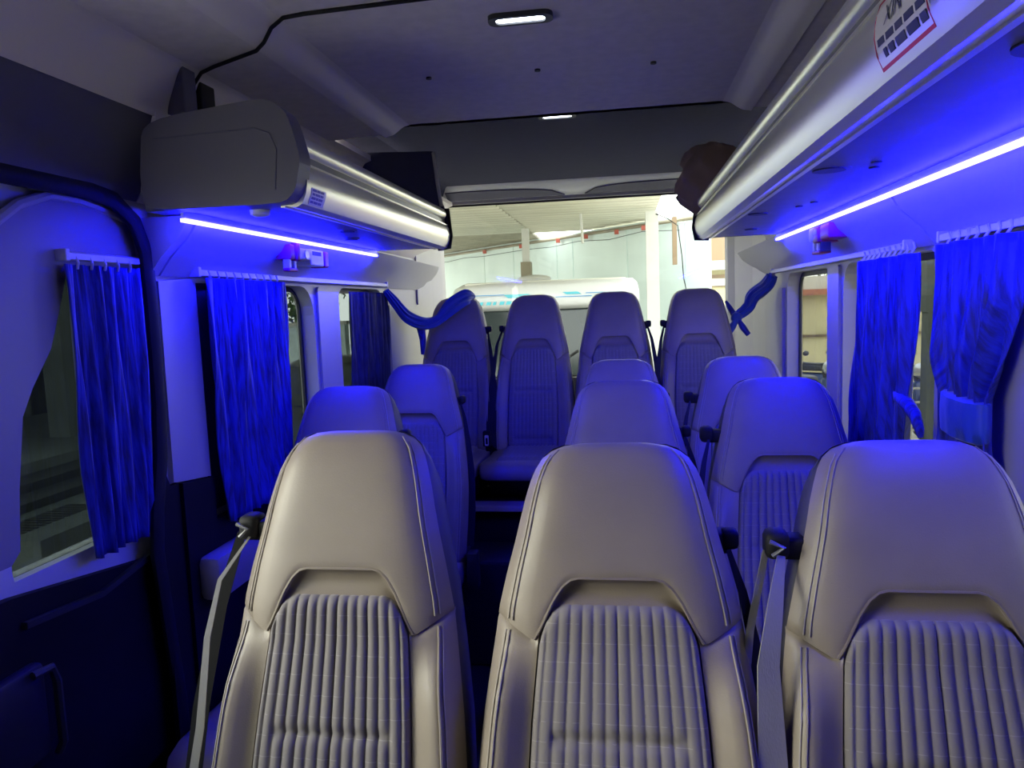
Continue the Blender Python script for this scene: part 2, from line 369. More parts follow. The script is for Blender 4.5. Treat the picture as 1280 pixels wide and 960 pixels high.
MB().ribbon([(XL-.02, 1.15, Z(-.545)), (XL-.02, 1.35, Z(-.565)), (XL-.02, 1.58, Z(-.53))], .012, (0, 0, 1), .012).build('trim_line', 'dark_plastic', dr)

# right wall (image right)
wr = thing('wall_right', None, None, (XR, 2, 0)); wr['kind'] = 'structure'
a1_ = rr(2.70, 3.36, -.50, .09, (.06, .06, .08, .05)); b1_ = rr(1.80, 2.53, -.50, .09, (.06, .06, .08, .05)); c1_ = rr(.85, 1.35, -.50, .09, .06)
yzr = lambda x0: (lambda a, b, d: (x0 + d, a, Z(b)))
MB().plate([(-1.5, -1.43), (YB, -1.43), (YB, .26), (-1.5, .26)], [a1_, b1_, c1_, rr(-1.3, -.1, -.45, .20, .08)], .065, yzr(XR)).build('body_panel', 'wall_plastic', wr)
mb = MB(); rows = []
for y in (-1.5, 4.2): rows.append([(.64+x, y, Z(z)) for x, z in ((0, .455), (.015, .34), (.06, .258), (.12, .258), (.12, .455))])
mb.loft(rows).build('rail_panel', 'cove', wr)
slant('upper_panel', wr, ((1.80, .585), (2.95, .585), (3.5, .592), (4.19, .60)), .692, sg=1); slant('upper_panel', wr, ((.2, .588), (1.796, .588)), .694, sg=1)
MB().plate(rr(1.37, 1.785, -.60, .09, .02), [], -.010, yzr(XR)).build('pillar_trim', 'wall_plastic', wr)
MB().plate(rr(2.55, 2.68, -.60, .09, .015), [], -.010, yzr(XR)).build('pillar_trim', 'wall_plastic', wr)
MB().plate([(3.40, -.60), (4.10, -.60), (4.10, .03), (3.40, .03)], [], -.012, yzr(XR)).build('pillar_trim', 'wall_plastic', wr)
MB().plate([(-.3, -1.43), (3.9, -1.43), (3.9, -.62), (-.3, -.62)], [], -.02, yzr(XR)).build('lower_panel', 'lower_panel', wr)
def window_r(n, a0, a1):
    o = thing('window_%d' % n, None, None, (XR+.058, (a0+a1)/2, Z(-.2))); o['kind'] = 'structure'
    MB().plate(rr(a0-.004, a1+.004, -.504, .094, .06), [], .004, yzr(XR+.058)).build('pane', 'glass_side', o)
    MB().plate(rr(a0-.006, a1+.006, -.506, .096, .06), [rr(a0+.016, a1-.016, -.48, .072, .055)], .008, yzr(XR+.049)).build('gasket', 'rubber', o)
window_r(3, 2.70, 3.36); window_r(4, 1.80, 2.53); window_r(5, .85, 1.35)

# front of the cab: windscreen opening behind the camera
wf = thing('wall_front', None, None, (-.18, -1.5, 0)); wf['kind'] = 'structure'
MB().plate([(-1.13, -1.43), (.765, -1.43), (.765, .72), (-1.13, .72)], [rr(-1.0, .64, -.45, .25, .08)], -.06, lambda a, b, d: (a, -1.5 + d, Z(b))).build('cab_panel', 'header_cloth', wf)
MB().plate(rr(-1.01, .65, -.46, .26, .08), [], .004, lambda a, b, d: (a, -1.54 + d, Z(b))).build('pane', 'glass_cab', wf)
MB().plate(rr(-1.31, -.09, -.46, .21, .08), [], .004, lambda a, b, d: (.742 + d, a, Z(b))).build('side_pane', 'glass_cab', wf)
# back wall with tailgate glass
wb = thing('wall_back', None, None, (-.18, YB, 0)); wb['kind'] = 'structure'
xz = lambda y0: (lambda a, b, d: (a, y0 + d, Z(b)))
hole = rr(-1.035, .575, -.42, .575, (.05, .05, .05, .03))
MB().plate([(-1.13, -1.43), (.765, -1.43), (.765, .72), (-1.13, .72)], [hole], .06, xz(YB)).build('tailgate_panel', 'wall_plastic', wb)
MB().plate([(YB-.16, .655), (YB-.15, .645), (YB-.012, .592), (YB+.002, .592), (YB+.002, .66), (YB-.16, .66)], [], 1.755, lambda a, b, d: (-1.058 + d, a, Z(b))).build('header_trim', 'white_plastic', wb, smooth=True)
for x0, x1 in ((-.955, -.30), (-.19, .42)):
    n = 10; pr = [(x0, .583), (x0, .618)] + [(x0+(x1-x0)*k/n, .583+.036*math.sqrt(max(0, 1-(k/n)**4))) for k in range(1, n)] + [(x1, .583)]
    if x0 > -.5: pr = [(x0+x1-a, b) for a, b in pr][::-1]
    MB().plate(pr, [], .006, lambda a, b, d: (a, YB-.022-(b-.583)/.036*.085-d*.36, Z(.5955+(b-.583)/.036*.0325-d*.93))).build('header_recess', 'header_cloth', wb)
for pts in ([(-1.063, 3.80), (-1.055, 3.80), (-1.03, 4.0), (-1.005, 4.14), (-1.0, 4.20), (-1.063, 4.20)], [(.698, 3.78), (.69, 3.78), (.655, 3.95), (.59, 4.10), (.56, 4.15), (.553, 4.20), (.698, 4.20)]):
    MB().plate(pts, [], 1.17, lambda a, b, d: (a, b, Z(-.6) + d)).build('pillar_trim', 'wall_plastic', wb)
o = thing('window_6', None, None, (-.23, YB+.04, Z(.1))); o['kind'] = 'structure'
MB().plate(rr(-1.05, .59, -.43, .585, .04), [], .004, xz(YB+.04)).build('pane', 'glass_clear', o)
MB().plate(rr(-1.055, .595, -.435, .59, .04), [rr(-1.025, .565, -.41, .565, .04)], .008, xz(YB+.03)).build('gasket', 'rubber', o)

# rear platform and step
pf = thing('rear_platform', 'dark carpeted platform with cream edge strip under the rearmost seat row', 'platform', (-.18, 3.6, 0))
MB().box(-1.035, .675, 3.04, 4.13, .002, Z(-.845)).build('platform_body', 'carpet', pf)
tag(MB().box(-1.035, .675, 2.985, 3.07, Z(-.856), Z(-.831), .004).build('edge_strip', 'cream', pf), 'cream edge strip')
MB().box(-1.035, .675, 2.78, 3.04, .002, Z(-1.0), .01).build('step', 'carpet', pf)

# ------------------------------------------------------------------ ceiling fittings
def dome(x, y, z, label):
    t_ = thing('ceiling_light', label, 'ceiling light', (x, y, Z(z)))
    mb = MB(); mb.plate(rr(x-.068, x+.068, y-.026, y+.026, .02), [rr(x-.052, x+.052, y-.016, y+.016, .012)], -.010, lambda a, b, d: (a, b, Z(z)+d)); mb.build('frame', 'dark_plastic', t_)
    MB().plate(rr(x-.054, x+.054, y-.018, y+.018, .012), [], -.006, lambda a, b, d: (a, b, Z(z)+d)).build('diffuser', 'lamp', t_)
dome(-.198, 1.615, .600, 'slim lit dome lamp in dark frame on front ceiling panel')
dome(-.215, 2.735, .668, 'small lit dome lamp on the dark rear headliner')
cb = [(-1.0, 1.665, .44), (-.985, 1.663, .49), (-.968, 1.66, .535), (-.945, 1.655, .557), (-.90, 1.63, .559), (-.765, 1.568, .5625), (-.735, 1.545, .570), (-.705, 1.52, .588), (-.668, 1.497, .596), (-.62, 1.488, .596), (-.383, 1.475, .596), (.0, 1.455, .596), (.30, 1.44, .596)]
tag(MB().tube([(x, y, Z(z)) for x, y, z in cb], .0042, 8).build('ceiling_cable', 'black', smooth=True), 'thin black cable crossing the ceiling from the left rack', 'cable')
hb = thing('cable_box', 'dark rectangular box on ceiling edge above left rack end', 'box', (-.98, 1.67, Z(.455)))
MB().box(-1.01, -.958, 1.60, 1.652, Z(.455), Z(.56), .004).build('housing', 'header_cloth', hb)
MB().box(-1.01, -.965, 1.682, 1.745, Z(.455), Z(.548), .004).build('socket', 'black', hb)

# ------------------------------------------------------------------ luggage racks
def rail_profile(xn, sg):
    """front rail, xn = nose plane, sg = +1 when the wall lies towards +X"""
    pts = [(.062, .226), (.030, .219), (.014, .226), (.004, .248), (0, .272), (.004, .296), (.012, .312), (.020, .318), (.034, .318), (.040, .30), (.045, .26), (.062, .240)]
    return [(xn + sg*a, z) for a, z in pts]
def make_rack(name, label, xn, sg, xwall, xled, y0, y1, led0, led1, zo=0.0):
    r = thing(name, label, 'luggage rack', (xwall, (y0+y1)/2, Z(.22)))
    def ext(pr, a, b): return MB().loft([[(x, y, Z(z+zo)) for x, z in pr] for y in (a, b)])
    ext(rail_profile(xn, sg), y0, y1).build('front_rail', 'silver', r, smooth=True, angle=30)
    tb = [(xn + sg*(.026 + .019*math.cos(2*math.pi*k/14)), .349 + .022*math.sin(2*math.pi*k/14)) for k in range(14)]
    ext(tb, y0, y1-.02).build('top_tube', 'silver', r, smooth=True)
    ext([(xn+sg*.018, .314), (xn+sg*.040, .314), (xn+sg*.040, .334), (xn+sg*.018, .334)], y0, y1).build('groove', 'silver_dark', r)
    for zz, dx in ((.3075, .008),):
        ext([(xn+sg*(dx-.0016), zz), (xn+sg*(dx-.0016), zz+.003), (xn+sg*(dx+.004), zz+.003), (xn+sg*(dx+.004), zz)], y0+.004, y1-.004).build('bead', 'silver' , r)
    # shelf whose underside carries the vents
    ext([(xn+sg*.056, .224), (xn+sg*.056, .236), (xwall, .246), (xwall, .229)], y0, y1).build('shelf', 'shelf_vinyl', r)
    ext([(xn+sg*.052, .2205), (xn+sg*.062, .2205), (xn+sg*.062, .226), (xn+sg*.052, .226)], y0, y1).build('shelf_edge', 'silver', r)
    ext([(xled-sg*.006, .205), (xled+sg*.006, .205), (xled+sg*.006, .213), (xled-sg*.006, .213)], led0, led1).build('led_strip', 'led', r); ext([(xled-sg*.004, .213), (xled+sg*.004, .213), (xled+sg*.004, .228), (xled-sg*.004, .228)], led0, led1).build('led_holder', 'white_plastic', r)
    return r
rl = make_rack('luggage_rack', 'shorter silver overhead luggage rack on the left wall over blue light strip', -.640, -1, -1.01, -.935, 1.50, 2.80, 1.515, 2.80)
# near end cap of the left rack
cap = rnd([(-.985, .30), (-.972, .405), (-.70, .433), (-.655, .40), (-.632, .31), (-.648, .245), (-.675, .222), (-.985, .224), (-.985, .30)], 4, .28)
mb = MB(); mb.plate([p for p in cap[:-1]], [], .055, xz(1.455)); mb.build('end_cap', 'cap_plastic', rl)
ins = [(-.82 + (x+.82)*.86, .325 + (z-.325)*.55) for x, z in cap[:-1]]
ins = [(max(x, -.95), min(z, .37)) for x, z in ins]
MB().tube([(-.95, 1.4545, Z(.368)), (-.725, 1.4545, Z(.374)), (-.695, 1.4545, Z(.362)), (-.682, 1.4545, Z(.33)), (-.69, 1.4545, Z(.25))], .0016, 6).build('cap_groove', 'header_cloth', rl)
pr = [(-1.01, .23), (-.665, .23), (-.645, .27), (-.645, .335), (-.668, .40), (-.685, .50), (-.695, .585), (-1.0, .60)]
MB().plate(pr, [], .012, xz(2.80)).build('end_panel', 'headliner_rear_shade', rl)
MB().tube([(-.668, 2.80, Z(.38)), (-.680, 2.80, Z(.47)), (-.690, 2.80, Z(.58))], .007, 8).build('panel_edge', 'wall_plastic', rl, smooth=True)
mb = MB(); mb.plate([(-.644, .222), (-.60, .222), (-.60, .36), (-.64, .36)], [], .01, xz(2.80))
o = MB().plate([(-.675, .216), (-.640, .222), (-.631, .268), (-.634, .30), (-.640, .372), (-.69, .372), (-.69, .216)], [], .008, xz(2.801)).build('end_cover', 'black', rl)
def vent(r, x, y, rad, m1='dark_plastic'):
    mb = MB(); mb.tube([(x, y, Z(.2275)), (x, y, Z(.2215))], [rad, rad*.94], 24); v = mb.build('air_vent', 'shelf_vinyl', r, smooth=True)
    MB().cyl((x, y, Z(.2205)), (0, 0, 1), rad*.72, .003, 20).build('vent_slot', m1, v, smooth=True)
mb = MB(); mb.tube([(-.775, 1.552, Z(.2275)), (-.775, 1.552, Z(.215)), (-.775, 1.552, Z(.211))], [.022, .020, .012], 18); mb.build('vent_knob', 'white_plastic', rl, smooth=True)
vent(rl, -.754, 2.02, .028); vent(rl, -.828, 2.25, .026)
# text rows of the left sticker: too small to read in the photo, dark print blocks
lab = thing('rack_label', 'small label with dark print on left rack rail beside its end cap', 'label', (-.637, 1.58, Z(.25)))
def face_pt(xn, sg, zf, y, d):
    P = [(.014, .226), (.004, .248), (0, .272), (.004, .296), (.012, .312)]
    a = lerp([(z, q) for q, z in P], zf); return (xn + sg*(a - d), y, Z(zf))
def face_patch(name, m, parent, xn, sg, y0, y1, z0, z1, d, n=6, th=.0008):
    rows = []
    for k in range(n+1):
        zf = z0 + (z1-z0)*k/n; rows.append([face_pt(xn, sg, zf, y0, d), face_pt(xn, sg, zf, y1, d), face_pt(xn, sg, zf, y1, d-th), face_pt(xn, sg, zf, y0, d-th)])
    return MB().loft(rows).build(name, m, parent)
face_patch('sheet', 'sticker', lab, -.640, -1, 1.525, 1.60, .2285, .262, .0012)
for j in range(4):
    y = 1.530
    for wd in ((.018, .022, .020), (.024, .014, .022), (.016, .026, .018), (.022, .02, .02))[j]:
        face_patch('print_mark', 'ink_lilac', lab, -.640, -1, y, y+wd-.004, .2315+j*.0078, .2360+j*.0078, .0020, 2); y += wd

rk = make_rack('luggage_rack', 'longer silver overhead luggage rack on the right wall with white red-edged sticker', .272, 1, .655, .575, .20, 2.90, .80, 2.93, -.003)
vent(rk, .40, .78, .050); vent(rk, .375, 1.45, .040); vent(rk, .37, 2.14, .036); vent(rk, .43, 2.62, .028)
for x, y in ((.44, 1.40), (.455, 1.46), (.47, 1.95), (.45, 2.02)):
    MB().cyl((x, y, Z(.2225)), (0, 0, 1), .009, .004, 10).build('vent_knob', 'dark_plastic', rk)
MB().plate([(.325, .212), (.272, .215), (.263, .262), (.268, .30), (.272, .372), (.322, .372)], [], .010, xz(2.90)).build('end_cover', 'black', rk)
MB().plate([(.29, .22), (.655, .226), (.655, .246), (.29, .236)], [], .008, xz(2.90)).build('end_strip', 'black', rk)
# sticker on the right rack
st = thing('warning_sticker', 'white sticker with red border lines and dark lettering on right rack rail', 'sticker', (.27, .81, Z(.28)))
SY0, SY1, SZ0, SZ1 = .738, .880, .232, .306
xo = lambda *a: face_patch(*a)
face_patch('sheet', 'sticker', st, .272, 1, SY0, SY1, SZ0-.003, SZ1-.003, .0012)
for y0, y1, z0, z1 in ((SY0+.004, SY1-.004, SZ0, SZ0+.0035), (SY0+.004, SY1-.004, SZ1-.0065, SZ1-.0045), (SY0+.003, SY0+.0045, SZ0, SZ1-.005), (SY1-.0045, SY1-.003, SZ0, SZ1-.005)):
    face_patch('border', 'ink_red', st, .272, 1, y0, y1, z0, z1, .0018, 4)
def text_mesh(txt):
    cu = bpy.data.curves.new('txt', 'FONT'); cu.body = txt; cu.size = 1; cu.resolution_u = 2
    ob = bpy.data.objects.new('txt', cu); COL.objects.link(ob); bpy.context.view_layer.update()
    me = bpy.data.meshes.new_from_object(ob.evaluated_get(bpy.context.evaluated_depsgraph_get()))
    vs = [v.co[:] for v in me.vertices]; fs = [tuple(p.vertices) for p in me.polygons]
    bpy.data.objects.remove(ob); bpy.data.curves.remove(cu); bpy.data.meshes.remove(me); return vs, fs
def letter(name, txt, m, parent, yl, zl, h):
    vs, fs = text_mesh(txt); mb = MB()
    mb.add([face_pt(.272, 1, zl + v[1]*h/.72, yl - v[0]*h/.72, .0022) for v in vs], fs); return mb.build(name, m, parent, recalc=False)
letter('lettering', 'XIN', 'ink_navy', st, SY1-.035, .270, .020)
def bars(z0, z1, ws, ys):
    y = ys
    for wd in ws: face_patch('print_mark', 'ink_navy', st, .272, 1, y-wd, y, z0, z1, .0020, 2); y -= wd + .006
bars(.2555, .2625, (.018, .020, .018, .022, .020), SY1-.012)
bars(.2415, .2500, (.008, .014, .024, .026, .014), SY1-.024)
mb = MB(); pts = []
for k in range(17):
    a = 2*math.pi*k/16; pts.append(face_pt(.272, 1, .282 + .0105*math.sin(a), SY0+.030 + .0105*math.cos(a), .0022))
mb.tube(pts, .0014, 6, caps=False); mb.build('no_symbol', 'ink_red', st)
MB().tube([face_pt(.272, 1, .275, SY0+.023, .0022), face_pt(.272, 1, .289, SY0+.037, .0022)], .0012, 6).build('symbol_slash', 'ink_red', st)
# bag on the right rack's far end
mb = MB(); rows = []
for j in range(15):
    th = math.pi*j/14; row = []
    for k in range(28):
        a = 2*math.pi*k/28; q = .92 + .13*math.sin(4*a+j*.9) + .10*math.sin(9*a-j*1.3) + random.uniform(-.05, .05)
        row.append((.335 + .125*math.sin(th)**.7*math.cos(a)*q, 2.90 + .095*math.sin(th)**.7*math.sin(a)*q, Z(.43) + .135*math.cos(th) + .012*math.sin(3*a)*math.sin(th)))
    rows.append(row)
tag(mb.loft(rows).build('cloth_bag', 'bag', smooth=True, angle=70), 'crumpled dark brown cloth bag stowed at far end of right rack', 'bag')

# ------------------------------------------------------------------ emergency hammers
def hammer(label, x0, y0, sg, L):
    """x at wall panel, sg = direction into the room"""
    t_ = thing('emergency_hammer', label, 'emergency hammer', (x0, y0, Z(.18)))
    X = lambda a, b: (min(x0+sg*a, x0+sg*b), max(x0+sg*a, x0+sg*b))
    mb = MB(); mb.box(*X(-.02, .028), y0, y0+.028, Z(.168), Z(.212), .004); mb.box(*X(-.02, .034), y0+.034, y0+.056, Z(.165), Z(.219), .005); mb.build('bracket', 'red_plastic', t_, smooth=True)
    for q in (.002, .036): MB().box(*X(.0, .020), y0+q, y0+q+.016, Z(.142), Z(.170), .003).build('prong', 'white_plastic', t_)
    MB().box(*X(.0, .022), y0-.002, y0+.055, Z(.134), Z(.144), .003).build('bracket_foot', 'red_plastic', t_)
    mb = MB(); mb.box(*X(-.02, .024), y0+.058, y0+.058+L*.42, Z(.172), Z(.206), .004); mb.build('handle', 'cream', t_, smooth=True)
    MB().cyl((x0+sg*.022, y0+.058+L*.24, Z(.189)), (1, 0, 0), .014, .012, 14).build('knob', 'grey_metal', t_, smooth=True)
    MB().box(*X(-.03, .020), y0+.058+L*.42, y0+.058+L*.86, Z(.158), Z(.209), .004).build('head_block', 'white_plastic', t_)
    MB().box(*X(.016, .0215), y0+.058+L*.48, y0+.058+L*.76, Z(.190), Z(.202)).build('grille', 'ink_navy', t_)
    MB().box(*X(-.03, .024), y0+.058+L*.86, y0+.058+L, Z(.156), Z(.207), .005).build('end_block', 'red_plastic', t_)
    return t_
hh = hammer('red and white emergency hammer in bracket under the left light strip', -.985, 2.065, 1, .235); hh.location.z -= .012; hh.location.x += .012
def hammer_r():
    x0 = .62
    t_ = thing('emergency_hammer', 'red emergency hammer in bracket under the right light strip', 'emergency hammer', (x0, 2.38, Z(.18)))
    MB().box(.585, .66, 2.27, 2.365, Z(.170), Z(.216), .008).build('bracket', 'red_plastic', t_, smooth=True)
    MB().box(.582, .65, 2.375, 2.43, Z(.166), Z(.214), .005).build('clip_body', 'red_plastic', t_, smooth=True)
    MB().box(.580, .586, 2.385, 2.42, Z(.192), Z(.207)).build('badge', 'cream', t_)
    MB().box(.582, .64, 2.435, 2.485, Z(.172), Z(.216), .006).build('hammer_head', 'cream', t_, smooth=True)
    for y in (2.40, 2.445): MB().box(.590, .620, y, y+.022, Z(.142), Z(.172), .004).build('prong', 'white_plastic', t_)
    for y in (2.375, 2.425): MB().box(.592, .622, y, y+.018, Z(.138), Z(.168), .004).build('handle', 'ink_navy', t_)
    MB().box(.59, .625, 2.385, 2.475, Z(.134), Z(.144), .003).build('bracket_foot', 'red_plastic', t_)
    return t_
hh = hammer_r(); hh.location.z -= .014

# ------------------------------------------------------------------ seats
RHO = math.radians(17); LB = .80
HW = [(0, .072), (.006, .096), (.021, .115), (.033, .124), (.061, .135), (.088, .143), (.143, .156), (.197, .171), (.25, .184), (.30, .191), (.353, .199), (.403, .206), (.48, .213), (.6, .213), (.80, .203)]
def hw(s): return lerp(HW, s)
ARCH = [(0, .203), (.33, .203), (.40, .206), (.47, .217), (.53, .236), (.58, .260), (.63, .281), (.66, .290), (.70, .288), (1.0, .256)]
PAN = [(0, .236), (.40, .236), (.46, .239), (.52, .246), (.57, .259), (.60, .278), (.615, .294), (.66, .297), (1, .297)]
def arch(u): return lerp(ARCH, abs(u))
def pan(u): return max(lerp(PAN, abs(u)), arch(u) + .002)
FR = [(0, -.030), (.01, -.012), (.03, .0), (.06, .010), (.12, .016), (.20, .014), (.30, .006), (.45, .012), (.6, .016), (.8, .0)]
def front(u, s): return lerp(FR, s) - .040*abs(u)**6
VS = 1.0; RIB = .0055
def seat_pt(u, s, d, xs, top):
    """u across (-1..1), s down the back from the top, d forward"""
    sn, cs = math.sin(RHO), math.cos(RHO); w_ = hw(s); s = s*VS
    return (u*w_*xs, -s*sn - d*cs + LB*sn, top - s*cs + d*sn)
def spaced(a, b, n): return [a + (b-a)*k/n for k in range(n+1)]
US = sorted(set([round(x, 4) for x in spaced(-1, 1, 28)] + [s_*v for s_ in (-1, 1) for v in (.33, .40, .47, .53, .58, .63, .66, .70, .93, .97)]))
def seat_cover(xs, top):
    rows = []
    ss = [0, .004, .012, .024, .04, .06, .085, .115, .15]
    n = 8
    for k, s in enumerate(ss): rows.append([seat_pt(u, s, front(u, s) - (.012 if k == 0 else 0), xs, top) for u in US])
    for j in range(1, n+1):
        row = []
        for u in US:
            s = .15 + (arch(u)-.15)*j/n; e = .0025*sm(j/n*6-5) 
            row.append(seat_pt(u, s, front(u, s) - e, xs, top))
        rows.append(row)
    rows.append([seat_pt(u, arch(u)+.001, front(u, arch(u)) - .014, xs, top) for u in US])
    return MB().grid(rows)
def seat_trim(xs, top):
    rows = []; uu = spaced(-.675, .675, 34)
    for j in range(6):
        q = j/5; row = []
        for u in uu:
            s = arch(u) - .004 + (pan(u) + .006 - arch(u) + .004)*q
            dep = -.006 - .011*math.sin(math.pi*min(1, q*1.0)) * (1 if abs(u) < .5 else max(0, 1-(abs(u)-.5)/.2))
            row.append(seat_pt(u, s, front(u, s) + dep, xs, top))
        rows.append(row)
    return MB().grid(rows)
def seat_panel(xs, top):
    U = .622; nu = 130; rows = []; uvs = []
    svals = spaced(0, 1, 76)
    for j, q in enumerate(svals):
        row = []
        for k in range(nu+1):
            u = -U + 2*U*k/nu; p0 = pan(u); s = p0 + (LB/VS-.005-p0)*q
            x = u*hw(s); ch = abs(math.sin(math.pi*(u*.196/ .0182)))          # stitched channels
            edge = min(1, (U-abs(u))/.06); edge = math.sqrt(max(0, 1-(1-edge)**2)); et = min(1, q/.05); et = math.sqrt(max(0, 1-(1-et)**2))
            sd = 0
            for s0 in (.42, .62): sd -= .0065 * sm((.5-abs(u))/.08) * math.exp(-((s-s0)/.0075)**2)
            d = front(u, s) - .014 + .016*min(edge, et) + RIB*(ch**.55)*min(edge, et) + sd
            row.append(seat_pt(u, s, d, xs, top)); uvs.append((u*.196, s))
        rows.append(row)
    mb = MB().grid(rows); mb.uv = uvs; return mb
def bol(u, s):
    u = abs(u); t_ = (u-.612)/.268
    r = .034*sm(t_) if u < .88 else .034*(1-((u-.88)/.12)**2*.9)
    return r * sm((s-arch(u)+.01)/.12)
def seat_bolster(sg, xs, top):
    rows = []; uu = [.612, .625, .65, .70, .76, .82, .87, .92, .96, 1.0]
    for q in [0, .02, .05, .09, .14] + spaced(.2, 1, 14):
        row = []
        for u in uu:
            s0 = arch(u) - .002; s = s0 + (LB/VS-s0)*q
            b_ = bol(u, s)
            if u < .62: b_ = -.02
            if q == 0: b_ -= .008
            row.append(seat_pt(sg*u, s, front(u, s) + b_ - .003, xs, top))
        rows.append(row)
    return MB().grid(rows)
def seat_shell(xs, top):
    rings = []
    for s in (.002, .008, .02, .04, .07, .11, .16, .22, .30, .40, .5, .6, .65, LB/VS):
        r = []; th = .135 * (1 - .45*(1-sm(s/.09)))
        for u in (-1, -.94, -.8, -.5, 0, .5, .8, .94, 1): r.append(seat_pt(u*.992, s, front(u, s) - .007 - (.012 if abs(u) < .7 and s > .18 else 0), xs, top))
        r.append(seat_pt(1.015, s, -.050, xs, top)); r.append(seat_pt(1.01, s, -th*.72, xs, top))
        for u in (.95, .8, .4, 0, -.4, -.8, -.95): r.append(seat_pt(u, s, -th + .03*abs(u)**5, xs, top))
        r.append(seat_pt(-1.01, s, -th*.72, xs, top)); r.append(seat_pt(-1.015, s, -.050, xs, top))
        rings.append(r)
    return MB().loft(rings)
def seam(sg, uo, s0, s1, xs, top, r, bump=0.0, n=14):
    return MB().tube([seat_pt(sg*(uo + .0), s, front(uo, s) + r*.3 + (bol(uo, s) - .003 if bump else 0), xs, top) for s in spaced(s0, s1, n)], r, 6)
def make_seat(name, top, low, xs, belt, bw=1.0, vs=1.0):
    global VS, RIB
    VS = vs; RIB = .0018 if bw == .4 else (.0065 if bw < 1 else (.0035 if belt > 0 else .0055))
    """top = height of the back's top edge; low = height of the base (platform seats have a short one)"""
    t_ = thing(name, None, 'seat'); t_['category'] = 'seat'; zc_ = top - LB*math.cos(RHO) + (.045 if bw == .4 else 0); CH, CD = (.62, .80) if bw == .4 else (1, 1)
    B = lambda mb, n, m, p=None, **k: mb.build(n, m, p or t_, smooth=True, world=False, **k)
    B(seat_shell(xs, top), 'back_shell', 'seat_side', angle=55)
    cv = B(seat_cover(xs, top), 'headrest_cover', 'leather', angle=60)
    B(seat_trim(xs, top), 'arch_trim', 'leather_trim', angle=60)
    B(seat_panel(xs, top), 'quilted_panel', 'seat_fabric', angle=80)
    for sg in (-1, 1):
        bo = B(seat_bolster(sg, xs, top), 'bolster', 'leather', angle=60)
        B(seam(sg, .855, .012, .264, xs, top, .0017), 'seam_piping', 'piping', cv)
        B(seam(sg, .895, .02, .262, xs, top, .0013), 'stitching', 'stitch', cv)
        B(seam(sg, .872, .278, .78/VS, xs, top, .0020, .009, 20), 'seam_piping', 'piping', bo)
        B(seam(sg, .905, .278, .78/VS, xs, top, .0012, .008, 20), 'stitching', 'stitch', bo)
    # arch piping
    mb = MB(); mb.tube([seat_pt(u, arch(u)-.001, front(u, arch(u)) - .003, xs, top) for u in spaced(-.66, .66, 40)], .0028, 6); B(mb, 'arch_piping', 'leather_trim', cv)
    # cushion
    W = .205*xs/1.0; rings = []
    for y, hz, dz, wx in ((.10, .045, .0, .96), (.06, .060, .0, .99), (-.1, .064, -.004, 1), (-.28, .064, .004, 1.02), (-.38, .062, .008, 1.02), (-.425, .052, .004, 1.0), (-.445, .034, -.006, .97), (-.450, .012, -.012, .93)):
        r = []
        for k in range(28):
            a = 2*math.pi*k/28; cx_, sn_ = math.cos(a), math.sin(a)
            r.append((W*wx*math.copysign(abs(cx_)**.42, cx_), (y - .03)*CD, zc_ - .035 + dz + CH*hz*math.copysign(abs(sn_)**.5, sn_) + (.010*abs(cx_)**6 if sn_ > 0 else 0)))
        rings.append(r)
    B(MB().loft(rings), 'cushion', 'leather', angle=60)
    rows = []; uvs = []
    for q in spaced(0, 1, 16):
        row = []
        for k in range(41):
            u = -1 + 2*k/40; y = (.02 - .42*q)*CD; e = min(1, (1-abs(u))/.12, q/.06 + .2, (1-q)/.08); e = math.sqrt(max(0, 1-(1-e)**2))
            row.append((u*W*.66, y, zc_ - .037 + .060*CH + .012*e + .004*abs(math.sin(math.pi*u*W*.66/.0182))**.6*e + (.006 if q > .7 else 0)*sm((q-.7)*4))); uvs.append((u*W*.66, y))
        rows.append(row)
    mb = MB().grid(rows); mb.uv = uvs; B(mb, 'cushion_panel', 'seat_fabric', angle=80)
    B(MB().box(-W*.92, W*.92, -.22, .06, low + .05 if zc_-low > .2 else low, zc_-.02-.065*CH, .012), 'seat_base', 'dark_plastic')
    if zc_ - low > .2:
        pass
    for sx_ in (-1, 1):
        if zc_ - low > .2: B(MB().box(sx_*W*.7-.02, sx_*W*.7+.02, -.36, .02, low, low+.055, .006), 'leg', 'grey_metal')
    # shoulder belt: guide, two straps
    if belt:
        s0 = .145; mid = belt > 0 and bw == 1.0; gr = .013 if mid or bw == .4 else .018
        bx = belt*(hw(s0)*xs + (.018 if mid or bw == .4 else .036 if bw > .9 else .026))
        gp = seat_pt(0, s0, -.05 if mid else -.035, xs, top); gy, gz = gp[1], gp[2]
        mb = MB(); mb.box(bx-gr, bx+gr, gy-gr, gy+gr*1.4, gz-gr*1.15, gz+gr*1.25, gr*.6); mb.box(min(bx, belt*(hw(s0)*xs-.02)), max(bx, belt*(hw(s0)*xs-.02)), gy-.010, gy+.03, gz-.022, gz+.012, .006)
        g = B(mb, 'belt_guide', 'black', angle=50)
        if not (mid or bw in (.4, .999)): B(MB().tube([(bx + belt*.014, gy-.024, gz+.012), (bx - belt*.006, gy-.027, gz+.004), (bx + belt*.010, gy-.024, gz-.010)], .0035, 6), 'guide_loop', 'silver_dark', g)
        p0 = Vector((bx - belt*.004, gy-.016, gz-.012)); pts = [p0]
        for s in (.22, .30, .42, .56, .70):
            c = seat_pt(0, s, (-.04 if mid else .014 if s < .5 else .028), xs, top); pts.append(Vector((belt*(hw(s)*xs + (.012 if mid or bw == .4 else .030 - (.016 if s > .4 else 0))), c[1], c[2])))
